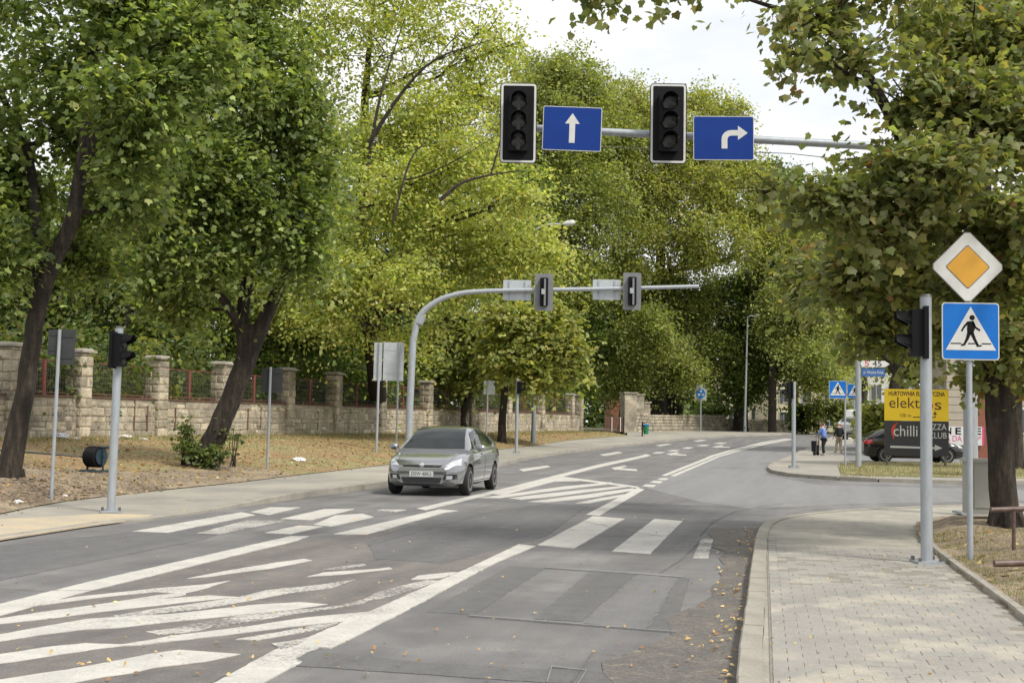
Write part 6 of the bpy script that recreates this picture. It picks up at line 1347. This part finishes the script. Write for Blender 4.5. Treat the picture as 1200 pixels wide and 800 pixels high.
tree('maple_tree', 'near maple at right with furrowed dark trunk and large greyish green leaves', 'tree', b,
     [([V(1179, 622, Y), V(1178, 600, Y), V(1174, 540, Y), V(1170, 470, Y), V(1165, 420, Y), V(1160, 350, Y), V(1155, 280, Y - .2), V(1150, 190, Y - .4), V(1160, 80, Y - .4), V(1170, -60, Y)], [.23, .19, .178, .168, .165, .15, .14, .12, .09, .05]),
      ([V(1162, 380, Y), V(1115, 290, Y - .8), V(1075, 200, Y - 1.3), V(1040, 130, Y - 1.6), V(1000, 65, Y - 1.8), V(955, 25, Y - 2), V(880, 0, Y - 2), V(800, -35, Y - 2.4), V(730, -40, Y - 2.6), V(695, -8, Y - 2.8)], [.12, .10, .085, .072, .055, .035, .024, .02, .014, .006]),
      ([V(1163, 400, Y), V(1200, 330, Y), V(1235, 250, Y), V(1260, 150, Y)], [.14, .11, .08, .05]),
      ([V(1080, 225, Y - 1.2), V(1030, 115, Y - 2.1), V(990, 85, Y - 2.5), V(955, 58, Y - 3)], [.05, .035, .02, .008]),
      ([V(1120, 300, Y - .8), V(1050, 242, Y - 2), V(980, 238, Y - 2.6), V(915, 240, Y - 2.8)], [.05, .035, .025, .01])],
     nb, 'near', 54000, .100, MAPLE, .26, 'bark', twigs=3, sub=6, per=14, shell=.15, rn=.7, big=300, droop=.8)
print('vegetation tris', sum(len(o.data.polygons) for o in COL.objects if o.type == 'MESH'))

# ------------------------------------------------------------------ ground litter and grass
def scatter(name, label, cat, n, region, pal, size, shape, material, flatn=True, kindgrass=False, lift=.012):
    pts = []; 
    while len(pts) < n:
        p = region()
        if p is None: continue
        z = drop(p[0], p[1])
        if z > -5: pts.append((p[0], p[1], z + lift))
    P_ = np.array(pts); N = len(P_)
    nn = np.tile(np.array([0, 0, 1.]), (N, 1)) + RNG.normal(size=(N, 3)) * .35
    if kindgrass: nn = RNG.normal(size=(N, 3)); nn[:, 2] *= .15
    me = leaves_mesh(name, P_, nn, size * RNG.uniform(.5, 1.4, N), pick(PAL[pal], N), shape, M[material], droop=-3 if kindgrass else 0)
    o = link(name, me); tag(o, label, cat, kind='stuff'); return o
PAL['dead'] = [((.42, .28, .11), .35), ((.32, .20, .08), .3), ((.20, .12, .06), .2), ((.50, .40, .16), .15)]
PAL['gold'] = [((.55, .36, .12), .5), ((.62, .48, .22), .25), ((.30, .16, .07), .25)]
PAL['grass'] = [((.14, .17, .05), .4), ((.24, .22, .09), .35), ((.34, .28, .14), .25)]
BLADE = (np.array([(-.06, 0, 0), (.06, 0, 0), (.02, 1, .1)], float), np.array([(0, 1, 2)]))
def reg_verge():
    i = min(NS - 1, int(NS * random.random() ** 1.5)); t = random.random(); q = ea[i].lerp(wa[i], t); return (q.x + random.uniform(-.3, .3), q.y + random.uniform(-.2, .2)) if q.y > 18 else None
scatter('fallen_leaves', 'dry brown leaves littering the verge under the left maples', 'fallen leaves', 15000, reg_verge, 'dead', .07, MID, 'deadleaf')
def reg_wallfoot():
    s__ = random.uniform(4, WL); d__ = random.uniform(.05, 2.2) ** 1.0; q = wp(s__, d__); return (q.x, q.y)
scatter('verge_grass', 'sparse dry grass along the foot of the park wall', 'grass', 9000, reg_wallfoot, 'grass', .13, BLADE, 'deadleaf', kindgrass=True, lift=0)
scatter('verge_turf', 'scattered grass tufts across the leafy verge', 'grass', 9000, reg_verge, 'grass', .07, BLADE, 'deadleaf', kindgrass=True, lift=0)
mvs = [p for p in moundE]
def reg_mound():
    k = random.random() ** .7; Yq = 8 + k * 9.5; i = min(range(len(mE)), key=lambda i: abs(mE[i].y - Yq)); x = mE[i].x + .12 + random.random() ** 1.2 * 3.2
    dd_ = (Vector((x, Yq)) - cT).length; 
    return (x, Yq) if (dd_ > 1.2 or random.random() < .08) and (mn.noise(Vector((x * 1.2, Yq * 1.2, 4))) > -.15 or random.random() < .2) else None
scatter('mound_grass', 'short parched grass on the kerbed verge under the near maple', 'grass', 15000, reg_mound, 'grass', .045, BLADE, 'deadleaf', kindgrass=True, lift=0)
scatter('dry_leaves', 'a few curled dry leaves on the verge under the near maple', 'fallen leaves', 260, reg_mound, 'dead', .06, MAPLE, 'deadleaf')
def reg_island():
    q = g(random.uniform(984, 1250), random.uniform(542, 558), .14); return (q.x, q.y)
scatter('island_grass', 'short rough grass on the island beneath the advertising board', 'grass', 9000, reg_island, 'grass', .10, BLADE, 'deadleaf', kindgrass=True, lift=0)
def reg_gutter():
    i = random.randrange(len(gut)); p = gut[i]; return (p.x - abs(random.gauss(0, .16)) - .02, p.y + random.uniform(-.2, .2)) if mn.noise(Vector((p.y * .9, 0, 0))) > -.05 or random.random() < .25 else None
scatter('gutter_leaves', 'small golden leaves and crumbs gathered in the right gutter', 'fallen leaves', 190, reg_gutter, 'gold', .032, MAPLE, 'deadleaf', lift=.03)
def reg_road(): q = g(random.uniform(0, 860), random.uniform(590, 800)); return (q.x, q.y)
scatter('road_crumbs', 'tiny pale crumbs and leaf bits scattered on the asphalt', 'debris', 260, reg_road, 'gold', .028, MID, 'deadleaf', lift=.028)
def reg_walk(): q = g(random.uniform(900, 1120), random.uniform(605, 800), KH); return (q.x, q.y)
scatter('pavement_crumbs', 'tiny crumbs of mortar and leaf on the paved footway', 'debris', 160, reg_walk, 'gold', .022, MID, 'deadleaf', lift=.016)
# clods in the dirt heaps
cl = MB(); rc = random.Random(4)
for _ in range(500):
    x_ = rc.uniform(-10, 190); y_ = rc.uniform(560, 592 - .085 * x_); p = hit(x_, y_)
    if (p.xy - mound_c).length < 7: cl.blob((p.x, p.y, p.z), (rc.uniform(.02, .09),) * 2 + (rc.uniform(.015, .06),), 6, 4, jit=.25)
o = cl.build('soil_clods', M['soil']); tag(o, 'loose clods of earth on the dug up verge at left', 'soil', kind='stuff')
